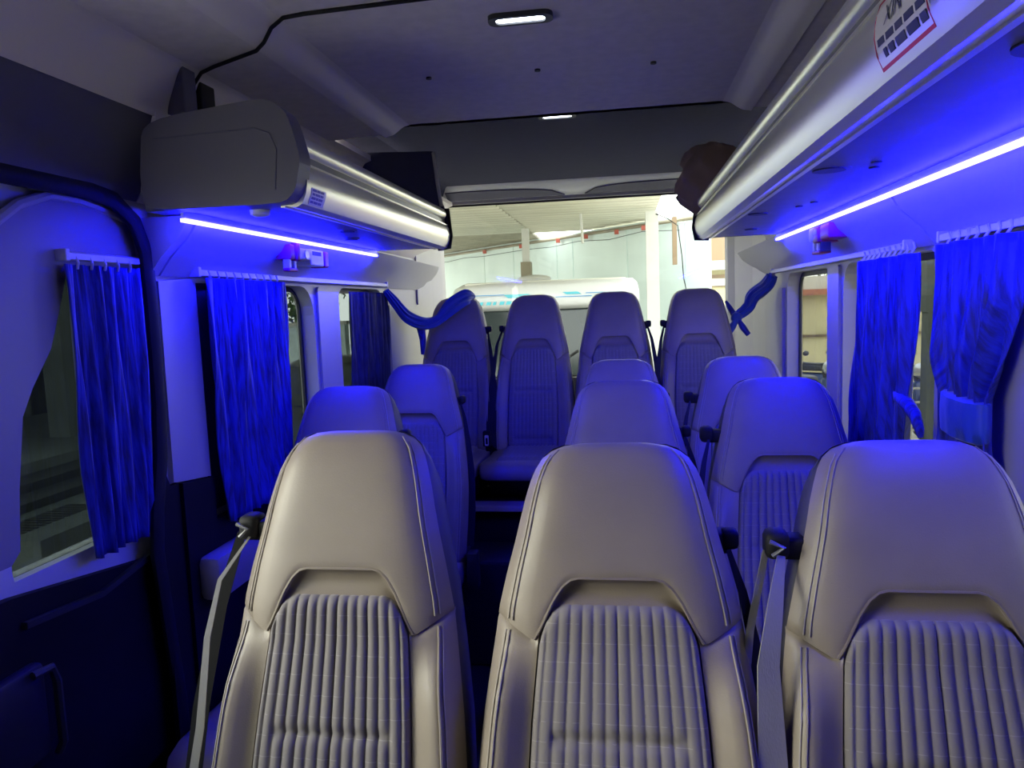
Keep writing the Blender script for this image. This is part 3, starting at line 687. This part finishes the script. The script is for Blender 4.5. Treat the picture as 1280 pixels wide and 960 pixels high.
        B(MB().ribbon(pts, [q*(.30 if bw == .45 else .6 if bw < 1 or mid else 1) for q in (.012, .022, .032, .042, .046, .046)], (1, .25, 0)), 'belt_strap', 'black' if mid or bw in (.4, .999) else 'belt')
        if not (mid or bw in (.4, .999)):
            pts2 = [Vector((bx + belt*.016, gy-.004, gz-.008))] + [Vector((belt*(hw(s)*xs + (.052 if bw == 1 else .042)), seat_pt(0, s, -.03, xs, top)[1], seat_pt(0, s, -.03, xs, top)[2])) for s in (.26, .40, .55, .70)]
            B(MB().ribbon(pts2, [.010, .012, .014, .014, .014] if bw == 1 else [.014, .022, .026, .026, .026], (1, .3, 0), .002), 'belt_return', 'belt' if bw == 1 else 'black')
        yb = seat_pt(0, .7, 0, xs, top)
        B(MB().box(belt*(hw(.7)*xs+.03)-.02, belt*(hw(.7)*xs+.03)+.02, yb[1]-.03, yb[1]+.03, max(low, yb[2]-.16), yb[2]-.02, .006), 'belt_anchor', 'dark_plastic')
    return t_
proto = {}; TOPS = {'std': 1.215, 'near': 1.238, 'rear': 1.487}
def seat(x, ytop, label, group, belt, kind='std'):
    key = (kind, belt)
    if key not in proto:
        if kind == 'std': proto[key] = make_seat('passenger_seat', TOPS['std'], .0, 1.0 if belt > 0 else 1.035, belt, 1.0, 1.04 if belt > 0 else 1.09)
        elif kind == 'back': proto[key] = make_seat('passenger_seat', TOPS['std'], .0, 1.035, belt, .999, 1.09)
        elif kind == 'near': proto[key] = make_seat('passenger_seat', TOPS['near'], .0, .97, belt, .45, 1.13)
        else: proto[key] = make_seat('passenger_seat', TOPS['rear'], Z(-.83), .90, belt, .4, 1.15)
        o_ = proto[key]
    else: o_ = copy_tree(proto[key])
    o_.location = (x, ytop - LB*math.sin(RHO), 0)
    tag(o_, label, 'seat', group); return o_
R1, R2, R3, R4 = 'seats of the nearest row', 'seats of the second row', 'seats of the third row', 'raised seats along the rear window'
seat(-0.455, 1.17, 'grey beige quilted seat nearest on the left beside sliding door', R1, -1, 'near')
seat(-0.018, 1.155, 'nearest seat in the middle, bright cream bolster on its right', R1, 1, 'std')
seat(0.421, 1.155, 'nearest seat on the right with grey belt hanging at its left', R1, -1, 'std')
seat(-0.824, 2.12, 'second row seat at left window, partly hidden by the near left seat', R2, 1, 'std')
seat(-0.005, 2.12, 'second row middle seat directly behind the near middle seat', R2, 1, 'std')
seat(0.420, 2.1, 'second row right seat with black belt guide beside curtained window', R2, -1, 'back')
seat(-0.824, 2.92, 'third row left seat before the rear row, near dark curtained window', R3, 1, 'std')
seat(-0.015, 2.9, 'third row middle seat showing only its rounded top above second row', R3, 1, 'std')
seat(0.44, 2.9, 'third row right seat against wall below the right tied curtain', R3, -1, 'back')
seat(-0.805, 3.6, 'leftmost rear row seat with blue curtain draped on its top', R4, 1, 'rear')
seat(-0.425, 3.6, 'second rear row seat from the left, fully seen above the aisle', R4, -1, 'rear')
seat(-0.04, 3.6, 'third rear row seat from the left behind the third row middle seat', R4, 1, 'rear')
seat(0.345, 3.6, 'rightmost rear row seat beside the knotted blue curtain', R4, -1, 'rear')
# buckle between the two left rear seats
bk = thing('belt_buckle', 'black belt buckle with white emblem between two left rear seats', 'buckle', (-.615, 3.30, Z(-.66)))
mb = MB(); mb.box(-.635, -.600, 3.245, 3.275, Z(-.63), Z(-.56), .005); mb.build('buckle_body', 'black', bk, smooth=True)
mb = MB(); mb.ribbon([(-.617, 3.26, Z(-.56)), (-.617, 3.30, Z(-.66))], .03, (1, 0, 0), .004); mb.ribbon([(-.617, 3.26, Z(-.62)), (-.60, 3.36, Z(-.675))], .03, (1, 0, 0), .004); mb.build('buckle_strap', 'black', bk)
MB().plate(rr(-.626, -.608, .5, .54, .004), [rr(-.622, -.612, .505, .53, .003)], .002, lambda a, b, d: (a, 3.2445 - d, Z(-.625) + (b-.5)*1.2)).build('emblem', 'white_plastic', bk)

# ------------------------------------------------------------------ curtains
def curtain(name, m, label, rows, x, n=56, amp=.013, folds=7, loc=None, ph=0.0, solid=.003, cat='curtain'):
    """rows: (z, y0, y1, amp scale) from top to bottom, hanging near plane x"""
    t_ = thing(name, label, cat, loc or (x, (rows[0][1]+rows[0][2])/2, Z(rows[-1][0])))
    g = []; NS = 30
    zt = [r[0] for r in rows]
    for j in range(NS+1):
        z = zt[0] + (zt[-1]-zt[0])*j/NS
        for a, b_ in zip(rows, rows[1:]):
            if b_[0] <= z + 1e-9 <= a[0] + 2e-9: break
        q = (a[0]-z)/max(1e-9, a[0]-b_[0]); q = q
        y0 = a[1]+(b_[1]-a[1])*q; y1 = a[2]+(b_[2]-a[2])*q; am = (a[3]+(b_[3]-a[3])*q)*amp; row = []
        for k in range(n+1):
            u = k/n; wv = math.sin(2*math.pi*folds*u + ph + .5*math.sin(j*.25)) + .45*math.sin(2*math.pi*folds*2.3*u + 1.3 + j*.06) + .35*math.sin(2*math.pi*folds*.37*u+2+j*.1)
            row.append((x + am*wv, y0 + (y1-y0)*u, Z(z) - .004*abs(math.sin(2*math.pi*folds*u/2))*(1 if j == NS else 0)))
        g.append(row)
    MB().grid(g).build('drape', m, t_, smooth=True, angle=0, solid=solid)
    return t_
def heading(t_, m, x, y0, y1, z, n):
    for k in range(n):
        y = y0 + (y1-y0)*(k+.5)/n
        MB().tube([(x, y, Z(z+.016)), (x+.004, y, Z(z+.004)), (x-.002, y+.004, Z(z-.008))], .0028, 6).build('hook', m, t_)
def rail(label, x0, x1, y0, y1, z, dz=0):
    t_ = thing('curtain_rail', label, 'curtain rail', (x0, (y0+y1)/2, Z(z)))
    mb = MB(); mb.loft([[(x0, y, Z(z-.006+d)), (x1, y, Z(z-.006+d)), (x1, y, Z(z+.006+d)), (x0, y, Z(z+.012+d))] for y, d in ((y0, 0), (y1, dz))]); mb.build('track', 'white_plastic', t_)
    for y in (y0, y1): MB().box(min(x0, x1)-.002, max(x0, x1)+.002, y-.006, y+.006, Z(z-.010), Z(z+.014), .002).build('end_stop', 'white_plastic', t_)
rail('long white curtain rail over the two left windows', -1.052, -1.028, 1.72, 3.21, .108)
rail('white curtain rail over the two right rear windows', .682, .660, 1.90, 3.50, .104)
rail('white curtain rail over the right window nearest the camera', .682, .660, .95, 1.705, .106)
rail('short white curtain rail on the sliding door trim', -1.087, -1.066, 1.325, 1.60, .128)
c = curtain('curtain', 'curtain', 'full blue curtain hanging straight at left window behind the door pillar', [(.095, 1.715, 2.165, .8), (-.1, 1.725, 2.16, 1), (-.40, 1.735, 2.13, 1.1), (-.53, 1.75, 2.09, 1.1)], -1.018, folds=8)
heading(c, 'white_plastic', -1.022, 1.73, 2.14, .098, 10)
c = curtain('curtain', 'curtain', 'blue curtain on the sliding door window at far left', [(.112, 1.313, 1.56, .7), (-.1, 1.315, 1.558, 1), (-.30, 1.315, 1.55, 1.1), (-.48, 1.325, 1.535, 1.1), (-.495, 1.327, 1.40, 1.1)][:4], -1.070, amp=.010, folds=6)
heading(c, 'white_plastic', -1.068, 1.33, 1.53, .112, 5)
c = curtain('curtain', 'curtain_navy', 'dark navy curtain closed across the rear left window', [(.075, 2.77, 3.25, .8), (-.2, 2.77, 3.25, 1), (-.48, 2.77, 3.25, 1)], -1.048, amp=.010, folds=7)
c = curtain('curtain', 'curtain', 'straight blue curtain with a loose tie at the middle right window', [(.082, 1.80, 2.205, .8), (-.15, 1.815, 2.22, 1), (-.30, 1.83, 2.235, 1.1), (-.50, 1.87, 2.25, 1.1)], .652, folds=8)
heading(c, 'white_plastic', .656, 1.81, 2.20, .092, 10)
MB().tube([(.645, 1.90, Z(-.245)), (.640, 1.86, Z(-.252)), (.645, 1.82, Z(-.262)), (.650, 1.785, Z(-.282)), (.652, 1.762, Z(-.312)), (.653, 1.756, Z(-.33))], [.004, .012, .017, .014, .010, .006], 10).build('tie', 'curtain', c, smooth=True)
c = curtain('curtain', 'curtain', 'blue curtain gathered and tied at the right window nearest the camera', [(.09, 1.365, 1.668, .8), (-.02, 1.37, 1.665, 1), (-.14, 1.42, 1.645, 1.2), (-.205, 1.452, 1.62, .8), (-.29, 1.450, 1.622, .7), (-.42, 1.43, 1.63, 1.2), (-.46, 1.43, 1.63, 1.2)], .652, folds=6, amp=.015)
heading(c, 'white_plastic', .656, 1.38, 1.66, .098, 7)
mb = MB(); rr_ = []
for z, e in ((-.206, -.006), (-.209, 0), (-.230, .001), (-.255, .001), (-.281, 0), (-.285, -.006)):
    r = []
    for k in range(48):
        a = 2*math.pi*k/48; q = 1 + .05*math.sin(9*a + z*30) + .03*math.sin(17*a)
        r.append((.650 + (.027+e)*q*math.cos(a), 1.537 + (.087+e)*math.sin(a), Z(z) + .005*math.sin(a+.5)))
    rr_.append(r)
mb.loft(rr_); mb.build('tie_band', 'curtain_teal', c, smooth=True, angle=50)
# swags at the two rear pillars
def swag(label, pts, wid, thick, m='curtain_teal'):
    t_ = thing('curtain', label, 'curtain', tuple(pts[0]))
    P = [Vector(p) for p in pts]; rings = []; N = 40
    def at_(q):
        f = q*(len(P)-1); i = min(int(f), len(P)-2); u = f-i
        p0, p1, p2, p3 = P[max(i-1, 0)], P[i], P[i+1], P[min(i+2, len(P)-1)]
        w_ = wid[i] + (wid[i+1]-wid[i])*sm(u); h_ = thick[i] + (thick[i+1]-thick[i])*sm(u)
        return .5*((2*p1)+(p2-p0)*u+(2*p0-5*p1+4*p2-p3)*u*u+(3*p1-p0-3*p2+p3)*u**3), w_, h_
    for j in range(N+1):
        p, w_, h_ = at_(j/N); d = (at_(min(1, j/N+.01))[0] - at_(max(0, j/N-.01))[0]).normalized()
        a = d.cross(Vector((0, 1, 0))).normalized(); b_ = a.cross(d).normalized(); r = []
        for k in range(56):
            an = 2*math.pi*k/56; q = 1 + .26*math.sin(7*an + .08*j) + .12*math.sin(12*an - .05*j)
            r.append(p + a*math.cos(an)*w_*q + b_*math.sin(an)*h_*q)
        rings.append(r)
    MB().loft(rings).build('drape', m, t_, smooth=True, angle=0); return t_
t_ = swag('blue curtain swagged from left rail end over the leftmost rear seat', [(-1.035, 3.20, Z(.085)), (-1.01, 3.25, Z(.03)), (-.985, 3.36, Z(-.04)), (-.93, 3.44, Z(-.072)), (-.875, 3.50, Z(-.055)), (-.815, 3.53, Z(.005)), (-.755, 3.58, Z(.046)), (-.72, 3.63, Z(.05))], [.012, .018, .024, .024, .022, .032, .030, .008], [.008, .012, .015, .018, .016, .014, .010, .005])
MB().tube([(-.955, 3.46, Z(-.09)), (-.95, 3.47, Z(-.15)), (-.955, 3.47, Z(-.22))], [.02, .016, .008], 10).build('tail', 'curtain', t_, smooth=True)
t_ = swag('blue curtain swagged from right rail end and knotted at the rear pillar', [(.655, 3.45, Z(.085)), (.64, 3.50, Z(.045)), (.60, 3.58, Z(.0)), (.585, 3.62, Z(-.045)), (.555, 3.63, Z(-.075)), (.525, 3.63, Z(-.09))], [.020, .024, .027, .024, .020, .015], [.014, .017, .018, .017, .015, .012])
MB().ell((.527, 3.62, Z(-.10)), (.026, .024, .028), 14, 10).build('knot', 'curtain_teal', t_, smooth=True)
MB().tube([(.525, 3.61, Z(-.11)), (.505, 3.60, Z(-.14)), (.485, 3.60, Z(-.175))], [.012, .018, .014], 10).build('tail', 'curtain_teal', t_, smooth=True)
MB().tube([(.535, 3.61, Z(-.11)), (.555, 3.61, Z(-.145)), (.58, 3.61, Z(-.18))], [.010, .015, .012], 10).build('tail', 'curtain', t_, smooth=True)
MB().tube([(.52, 3.63, Z(-.09)), (.50, 3.65, Z(-.05)), (.485, 3.66, Z(-.02))], [.014, .012, .006], 8).build('loop', 'curtain', t_, smooth=True)

# ------------------------------------------------------------------ the yard outside
G = -.65
tag(MB().box(-30, 30, -20, 45, G-.1, G).build('ground', 'concrete'), kind='structure')
# rear shed: oblique wall, corrugated roof, columns
A = Vector((-4.35, 17.3, 0)); B_ = Vector((.95, 11.55, 0)); D = (B_-A); LW = D.length; D.normalize(); NW = Vector((-D.y, D.x, 0))
ys = thing('yard_wall', 'pale blue panelled shed wall behind the white van', 'wall', tuple(A + Vector((0, 0, G))))
cuts = [0, .28, .42, .60, .66, .84, 1.0, 1.06]
for q0, q1 in zip([-.6, -.3] + cuts, [-.3] + cuts):
    p = A + D*LW*q0; q = A + D*(LW*q1-.02); mb = MB()
    mb.add([tuple(v) for v in (p+Vector((0, 0, G)), q+Vector((0, 0, G)), q+Vector((0, 0, 2.66)), p+Vector((0, 0, 2.66)), p+NW*.05+Vector((0, 0, G)), q+NW*.05+Vector((0, 0, G)), q+NW*.05+Vector((0, 0, 2.66)), p+NW*.05+Vector((0, 0, 2.66)))],
           [(0, 1, 2, 3), (7, 6, 5, 4), (0, 4, 5, 1), (1, 5, 6, 2), (2, 6, 7, 3), (3, 7, 4, 0)]); mb.build('wall_panel', 'yard_wall', ys)
def along(q, off, z): v = A + D*LW*q - NW*off; return (v.x, v.y, z)
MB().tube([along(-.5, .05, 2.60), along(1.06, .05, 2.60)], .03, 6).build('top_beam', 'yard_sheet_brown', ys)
for q in (.30, .47, .62, .72, .82, .90): MB().box(*(lambda v: (v[0]-.035, v[0]+.035, v[1]-.035, v[1]+.035, v[2]-.04, v[2]+.03))(along(q, .09, 2.56))).build('clamp', 'clamp_red', ys)
wire = [along(-.2 + 1.2*k/12, .12, 2.50 - .06*math.sin(k*1.7)**2) for k in range(13)]
tag(MB().tube(wire, .005, 5).build('wire', 'black'), 'thin dark wire strung along the top of the blue shed wall', 'wire')
for q, n in ((.36, 2), (.76, 3)):
    for k in range(n): MB().box(*(lambda v: (v[0]-.09, v[0]+.06, v[1]-.02, v[1]+.02, v[2], v[2]+.025))(along(q+.022*k, .03, 1.78+.01*k))).build('slot_mark', 'ink_navy', ys)
rf = thing('corrugated_roof', 'cream corrugated sheet roof over the yard behind the van', 'roof', (-2, 12, 2.68))
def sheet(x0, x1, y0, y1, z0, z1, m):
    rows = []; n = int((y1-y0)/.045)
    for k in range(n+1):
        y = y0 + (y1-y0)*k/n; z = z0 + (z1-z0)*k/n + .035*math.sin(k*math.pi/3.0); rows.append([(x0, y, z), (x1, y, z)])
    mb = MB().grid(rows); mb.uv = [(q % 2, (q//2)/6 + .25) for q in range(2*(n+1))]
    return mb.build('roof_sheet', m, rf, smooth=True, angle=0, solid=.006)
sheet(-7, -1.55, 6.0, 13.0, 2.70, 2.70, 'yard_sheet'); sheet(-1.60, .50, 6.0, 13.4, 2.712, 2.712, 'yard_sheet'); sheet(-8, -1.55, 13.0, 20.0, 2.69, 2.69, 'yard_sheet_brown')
def column(label, x, y, z0, z1, r):
    c_ = thing('steel_column', label, 'column', (x, y, z0)); MB().box(x-r, x+r, y-r, y+r, z0, z1).build('shaft', 'yard_steel', c_); return c_
c_ = column('slim white steel column rising behind the white van roof', -1.50, 11.9, G, 2.62, .055)
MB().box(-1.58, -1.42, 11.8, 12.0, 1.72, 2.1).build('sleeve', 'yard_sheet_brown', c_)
mb = MB(); mb.ell((-1.36, 11.7, 1.82), (.27, .14, .07), 16, 8); mb.build('lamp_shade', 'yard_steel', c_, smooth=True)
c_ = column('white steel column at right of the yard behind the rear seats', .42, 10.5, G, 2.62, .085)
MB().box(.70, .76, 10.6, 10.7, 1.9, 2.55).build('pipe_stub', 'sheet_rust', c_)
for x, y in ((-2.9, 11.6), (-.55, 10.6)):
    tag(MB().tube([(x, y, 2.66), (x+.02, y, 1.9+.35)], .022, 6).build('hanger_rod', 'yard_steel'), 'thin white rod hanging from the yard roof, %s of the column' % ('left' if x < -2 else 'right'), 'rod', 'hanger rods under the yard roof')
tag(MB().tube([(.47, 10.42, 2.58), (.62, 10.32, 2.50), (.75, 10.3, 2.4), (.80, 10.3, 2.0), (.82, 10.3, 1.7), (.88, 10.3, 1.4), (.97, 10.3, 1.05), (1.0, 10.3, .8)], .007, 5).build('wire', 'black'), 'thin black wire hanging down beside the right yard column', 'wire')
# white van parked behind
vn = thing('white_van', 'white van with blue stripes parked facing us beyond the rear window', 'van', (-.79, 9.4, G))
def vring(y, zt, zb, hw_, r=.16):
    out = []
    for (cx, cy, a0) in ((-hw_+r, zb+r, 180), (hw_-r, zb+r, 270), (hw_-r, zt-r, 0), (-hw_+r, zt-r, 90)):
        for k in range(5):
            a = math.radians(a0+90*k/4); out.append((-.79 + cx + r*math.cos(a), y, cy + r*math.sin(a)))
    return out
mb = MB(); mb.loft([vring(7.30, .15, -.30, .84, .10), vring(7.34, .22, -.38, .90), vring(7.55, .62, -.40, .95), vring(7.62, 1.34, -.40, .95, .10), vring(7.9, 1.60, -.40, .95, .14), vring(11.2, 1.62, -.40, .95, .14)]); mb.build('body', 'van_white', vn, smooth=True, angle=50)
mb = MB(); rows = []
for y, z, h in ((7.56, 1.38, .93), (7.50, 1.44, .955), (7.50, 1.52, .955), (7.56, 1.60, .94), (7.80, 1.655, .90)): rows.append([(-.79 + h*u - 0, y + .10*abs(u)**3, z) for u in spaced(-1, 1, 12)])
cap_v = MB().grid(rows).build('roof_cap', 'van_white', vn, smooth=True, angle=0, solid=.02)
MB().box(-1.66, .05, 7.80, 10.8, 1.60, 1.675, .03).build('roof_unit', 'van_cream', vn, smooth=True)
mb = MB(); mb.add([(-1.66, 7.60, 1.385), (.08, 7.60, 1.385), (.02, 7.42, .60), (-1.60, 7.42, .60), (-1.66, 7.66, 1.385), (.08, 7.66, 1.385), (.02, 7.48, .60), (-1.60, 7.48, .60)], [(0, 1, 2, 3), (7, 6, 5, 4), (0, 4, 5, 1), (1, 5, 6, 2), (2, 6, 7, 3), (3, 7, 4, 0)])
tag(mb.build('windshield', 'van_glass', vn), 'dark windshield')
def dec(x0, x1, z0, z1, m, sl=.0):
    mb = MB(); mb.add([(x0, 7.485, z0), (x1, 7.485, z0), (x1+sl, 7.485, z1), (x0+sl, 7.485, z1), (x0, 7.495, z0), (x1, 7.495, z0), (x1+sl, 7.495, z1), (x0+sl, 7.495, z1)], [(0, 1, 2, 3), (7, 6, 5, 4), (0, 4, 5, 1), (1, 5, 6, 2), (2, 6, 7, 3), (3, 7, 4, 0)]); mb.build('decal', m, vn)
dec(-1.66, -1.18, 1.530, 1.538, 'decal_blue'); dec(-1.14, -.88, 1.50, 1.535, 'decal_cyan', -.05); dec(-.55, -.40, 1.515, 1.54, 'decal_cyan', -.04); dec(-.66, -.30, 1.490, 1.497, 'decal_blue'); dec(-.36, .0, 1.520, 1.527, 'decal_blue'); dec(-.22, -.12, 1.47, 1.50, 'decal_blue', -.05); dec(-.12, .05, 1.465, 1.472, 'decal_blue')
for k, wd in enumerate((.03, .045, .03, .045, .05)): dec(-1.44 + .068*k, -1.44 + .068*k + wd, 1.435, 1.468, 'decal_cyan', .012)
for z in (.40, .18): dec(-.62, -.35, z, z+.07, 'decal_blue', .05)
for sx_ in (-1, 1): MB().box(-.79+sx_*.70-.13, -.79+sx_*.70+.13, 7.26, 7.34, -.02, .14, .03).build('headlight', 'grey_metal', vn)
for sx_ in (-1, 1):
    for y in (8.0, 10.6): MB().cyl((-.79+sx_*.82, y, G+.33), (1, 0, 0), .33, .22, 24).build('wheel', 'tyre', vn, smooth=True)
MB().tube([(-.95, 7.40, .62), (-.9, 7.41, .66), (-.45, 7.49, .95)], .012, 6).build('wiper', 'black', vn)
tag(MB().box(.95, 6.0, -3.0, 7.5, 2.80, 2.86).build('shade_canopy', 'yard_sheet'), 'added unseen cream canopy sheet shading the right side of the yard', 'roof')  # added out of view to cut daylight through the right windows
# house to the right behind
hs = thing('house', 'cream house with white eave at right edge of rear window', 'building', (2.4, 15.5, G))
MB().box(1.20, 2.7, 15.0, 18.0, G, 1.95).build('wall', 'house_cream', hs)
MB().box(1.12, 2.75, 14.7, 18.0, 1.95, 2.12).build('eave', 'house_white', hs)
MB().box(1.35, 2.7, 15.4, 17.5, 2.12, 2.75).build('gable_sheet', 'sheet_rust', hs)
wdn = MB().box(1.42, 2.15, 14.96, 15.02, 1.63, 1.86).build('window', 'sheet_rust', hs); MB().box(1.45, 2.12, 14.94, 14.97, 1.65, 1.79).build('pane', 'house_white', wdn)
# right-hand yard seen through the right windows
h2 = thing('house', 'pale yellow house with red tiled eave seen through right rear windows', 'building', (6, 18, G))
MB().box(3.75, 12, 16.5, 20, G, 1.40).build('wall', 'house_cream', h2)
MB().box(3.6, 12.2, 16.2, 20, 1.40, 1.52).build('roof_edge', 'tile_red', h2)
MB().box(3.6, 12.2, 16.8, 20, 1.52, 1.80).build('upper_wall', 'house_white', h2)
MB().box(3.7, 12, 16.44, 16.5, .52, .57).build('ledge_line', 'bark', h2)
MB().box(5.2, 6.0, 16.45, 16.52, .1, 1.0).build('door', 'garage', h2)
def tree(label, x, y, z0, h, r, n, m='leaf', name='tree', grp=None):
    t_ = thing(name, label, 'tree' if name == 'tree' else 'bush', (x, y, z0), grp)
    MB().tube([(x, y, z0), (x+.05, y, z0+h*.5), (x, y+.05, z0+h*.8)], [r*.09, r*.07, r*.04], 8).build('trunk', 'bark', t_)
    mb = MB()
    for k in range(n):
        a = random.uniform(0, 6.283); e = math.acos(random.uniform(-1, 1)); q = r*random.uniform(.45, 1)
        c_ = Vector((x + q*math.sin(e)*math.cos(a), y + q*math.sin(e)*math.sin(a), z0 + h + q*.8*math.cos(e)))
        s_ = random.uniform(.05, .10); u = Vector((random.uniform(-1, 1), random.uniform(-1, 1), random.uniform(-1, 1))).normalized(); v = u.cross(Vector((random.uniform(-1, 1), .3, random.uniform(-1, 1)))).normalized()
        mb.add([c_-u*s_, c_+v*s_*.5, c_+u*s_, c_-v*s_*.5], [(0, 1, 2, 3)])
    f = mb.build('foliage', m, t_, recalc=False); f['kind'] = 'stuff'
tree('leafy tree rising over the roof outside the right windows', 7.4, 23.5, G, 3.3, 2.2, 2200)
tree('green tree seen through the left window beside straight curtain', -6.5, 14.2, G, 2.6, 1.1, 1300)
tree('low shrub with reddish leaves among the parked motorbikes', 3.3, 10.5, G, 1.05, .45, 500, 'leaf_red', 'shrub')
tree('green leafy shrub by the grey post outside right windows', 4.0, 9.0, G, 1.25, .5, 500, 'leaf', 'shrub')
# motorbikes
def bike():
    t_ = thing('motorbike', '', 'motorbike', (0, 0, G)); B = lambda mb, n, m, p=None: mb.build(n, m, p or t_, smooth=True, world=False)
    for y in (-.62, .62):
        mb = MB(); mb.tube([(0, y + .27*math.cos(2*math.pi*k/20), .29 + .27*math.sin(2*math.pi*k/20)) for k in range(21)], .05, 8, caps=False); wh = B(mb, 'wheel', 'tyre'); B(MB().cyl((0, y, .29), (1, 0, 0), .07, .10, 10), 'hub', 'grey_metal', wh)
    B(MB().box(-.13, .13, -.40, .55, .30, .62, .08), 'body', 'bike_blue'); B(MB().box(-.14, .14, -.15, .75, .66, .80, .06), 'saddle', 'bike_dark')
    B(MB().tube([(0, -.62, .29), (0, -.50, .65), (0, -.38, 1.0)], .05, 8), 'fork', 'bike_dark'); B(MB().tube([(-.33, -.30, 1.03), (-.1, -.38, 1.0), (.1, -.38, 1.0), (.33, -.30, 1.03)], .02, 8), 'handlebar', 'bike_dark')
    B(MB().ell((0, -.50, .95), (.11, .09, .11), 12, 8), 'headlight', 'grey_metal'); B(MB().box(-.12, .12, -.56, -.42, .40, .80, .05), 'leg_shield', 'bike_blue')
    B(MB().tube([(.17, .1, .28), (.18, .8, .34)], .05, 8), 'exhaust', 'grey_metal')
    for sx_ in (-1, 1): B(MB().ell((sx_*.32, -.36, 1.18), (.06, .02, .04), 10, 6), 'mirror', 'bike_dark')
    return t_
b0 = bike()
for k, (x, y, rz, lb) in enumerate(((2.85, 12.3, .5, 'dark motorbike parked nearest the rear right window'), (3.95, 11.6, .35, 'dark motorbike parked beside the middle right window, left of post'), (3.55, 14.4, .9, 'farther dark motorbike by the yellow house wall'))):
    o = b0 if k == 0 else copy_tree(b0); o.location = (x, y, G); o.rotation_euler = (0, 0, rz); tag(o, lb, 'motorbike', 'motorbikes parked in the yard')
pp = thing('gate_post', 'pale grey steel post outside the middle right window', 'post', (2.1, 5.4, G)); MB().box(2.02, 2.13, 5.35, 5.46, G, 1.9).build('shaft', 'garage', pp); MB().box(2.0, 2.15, 5.33, 5.48, 1.28, 1.9).build('sign_plate', 'garage', pp)
fc = thing('mesh_fence', 'low white mesh fence beside the grey post outside the right windows', 'fence', (2.2, 6.2, G))
for k in range(9): MB().tube([(1.75 + .12*k, 6.2, G), (1.75 + .12*k, 6.2, .85)], .012, 5).build('upright', 'house_white', fc)
for k in range(13): MB().tube([(1.7, 6.2, G+.1+.11*k), (2.8, 6.2, G+.1+.11*k)], .010, 5).build('rail', 'house_white', fc)
# left-hand garage seen through the door window
lg = thing('garage_wall', 'dim grey garage wall outside the sliding door window', 'wall', (-4.6, 3, G))
MB().box(-4.75, -4.6, 2.6, 6.4, G, 2.8).build('wall', 'garage_dark', lg)
for k in range(8): MB().box(-4.62, -4.55, 2.7+.47*k, 2.76+.47*k, G, 2.7).build('stud', 'garage', lg)
for k in range(7): MB().box(-4.54, -4.50, 5.02, 5.18, 1.12+.07*k, 1.16+.07*k).build('louvre', 'house_white', lg)  # pale slats stand in for the glow of a lit window grid
tag(MB().box(-4.9, -1.7, 2.4, 6.6, 2.75, 2.85).build('garage_roof', 'garage_dark'), 'flat dark garage roof over the yard at left', 'roof')
pl = thing('garage_post', 'grey concrete garage post seen past the door curtain edge', 'post', (-3.43, 4.12, .727)); MB().box(-3.5, -3.36, 4.05, 4.19, .727, 2.75).build('shaft', 'garage', pl); 
kb = thing('concrete_kerb', 'grey concrete kerb with drain slots outside the sliding door window', 'kerb', (-2.9, 3, G))
MB().box(-2.65, -2.25, 2.5, 5.5, G, .59).build('kerb_block', 'garage', kb); MB().box(-2.82, -2.65, 2.5, 5.5, G, .63).build('step', 'garage_dark', kb); MB().box(-3.0, -2.82, 2.5, 5.5, G, .67).build('step', 'garage_dark', kb)
for k in range(14): MB().box(-2.56, -2.40, 2.55+.035*k, 2.57+.035*k, .588, .592).build('slot', 'black', kb)
MB().box(-4.5, -3.0, 2.65, 5.5, G, .725).build('bench_block', 'garage', kb)
bw_ = thing('boundary_wall', 'grey green boundary wall below the tree beyond left window', 'wall', (-7, 12.8, G)); MB().box(-9, -4.9, 12.7, 12.9, G, 1.2).build('wall', 'yard_wall', bw_); MB().box(-9.05, -4.85, 12.66, 12.94, 1.2, 1.26).build('coping', 'concrete', bw_)
# grey car seen through the left window
cr = thing('grey_car', 'dark grey car parked outside the left window', 'car', (-4.2, 9.0, G))
mb = MB(); rings = []
for y, zb, zm, zt, hw1, hw2 in ((7.0, .2, .60, .70, .62, .55), (7.15, .15, .72, .80, .80, .70), (8.1, .15, .88, .98, .84, .76), (8.9, .15, .92, 1.42, .85, .60), (9.6, .15, .95, 1.50, .85, .62), (10.6, .15, .95, 1.40, .85, .60), (11.2, .2, .85, 1.0, .78, .66)):
    rings.append([(-3.75+a, y, G+b) for a, b in ((-hw1, zb), (hw1, zb), (hw1*1.02, zm*.6), (hw1, zm), (hw2, zt-.06), (hw2*.85, zt), (-hw2*.85, zt), (-hw2, zt-.06), (-hw1, zm), (-hw1*1.02, zm*.6))])
mb.loft(rings).build('body', 'car_grey', cr, smooth=True, angle=35)
mb = MB(); mb.add([(-4.27, 8.12, G+1.01), (-3.23, 8.12, G+1.01), (-3.28, 8.86, G+1.40), (-4.22, 8.86, G+1.40), (-4.27, 8.14, G+.96), (-3.23, 8.14, G+.96), (-3.28, 8.90, G+1.36), (-4.22, 8.90, G+1.36)], [(0, 1, 2, 3), (7, 6, 5, 4), (0, 4, 5, 1), (1, 5, 6, 2), (2, 6, 7, 3), (3, 7, 4, 0)]); mb.build('windshield', 'garage', cr)
for sx_ in (-1, 1):
    for y in (7.8, 10.4): MB().cyl((-3.75+sx_*.76, y, G+.31), (1, 0, 0), .31, .2, 20).build('wheel', 'tyre', cr, smooth=True)
    MB().ell((-3.75+sx_*.95, 8.55, G+1.02), (.10, .06, .07), 10, 6).build('mirror', 'car_grey', cr, smooth=True)
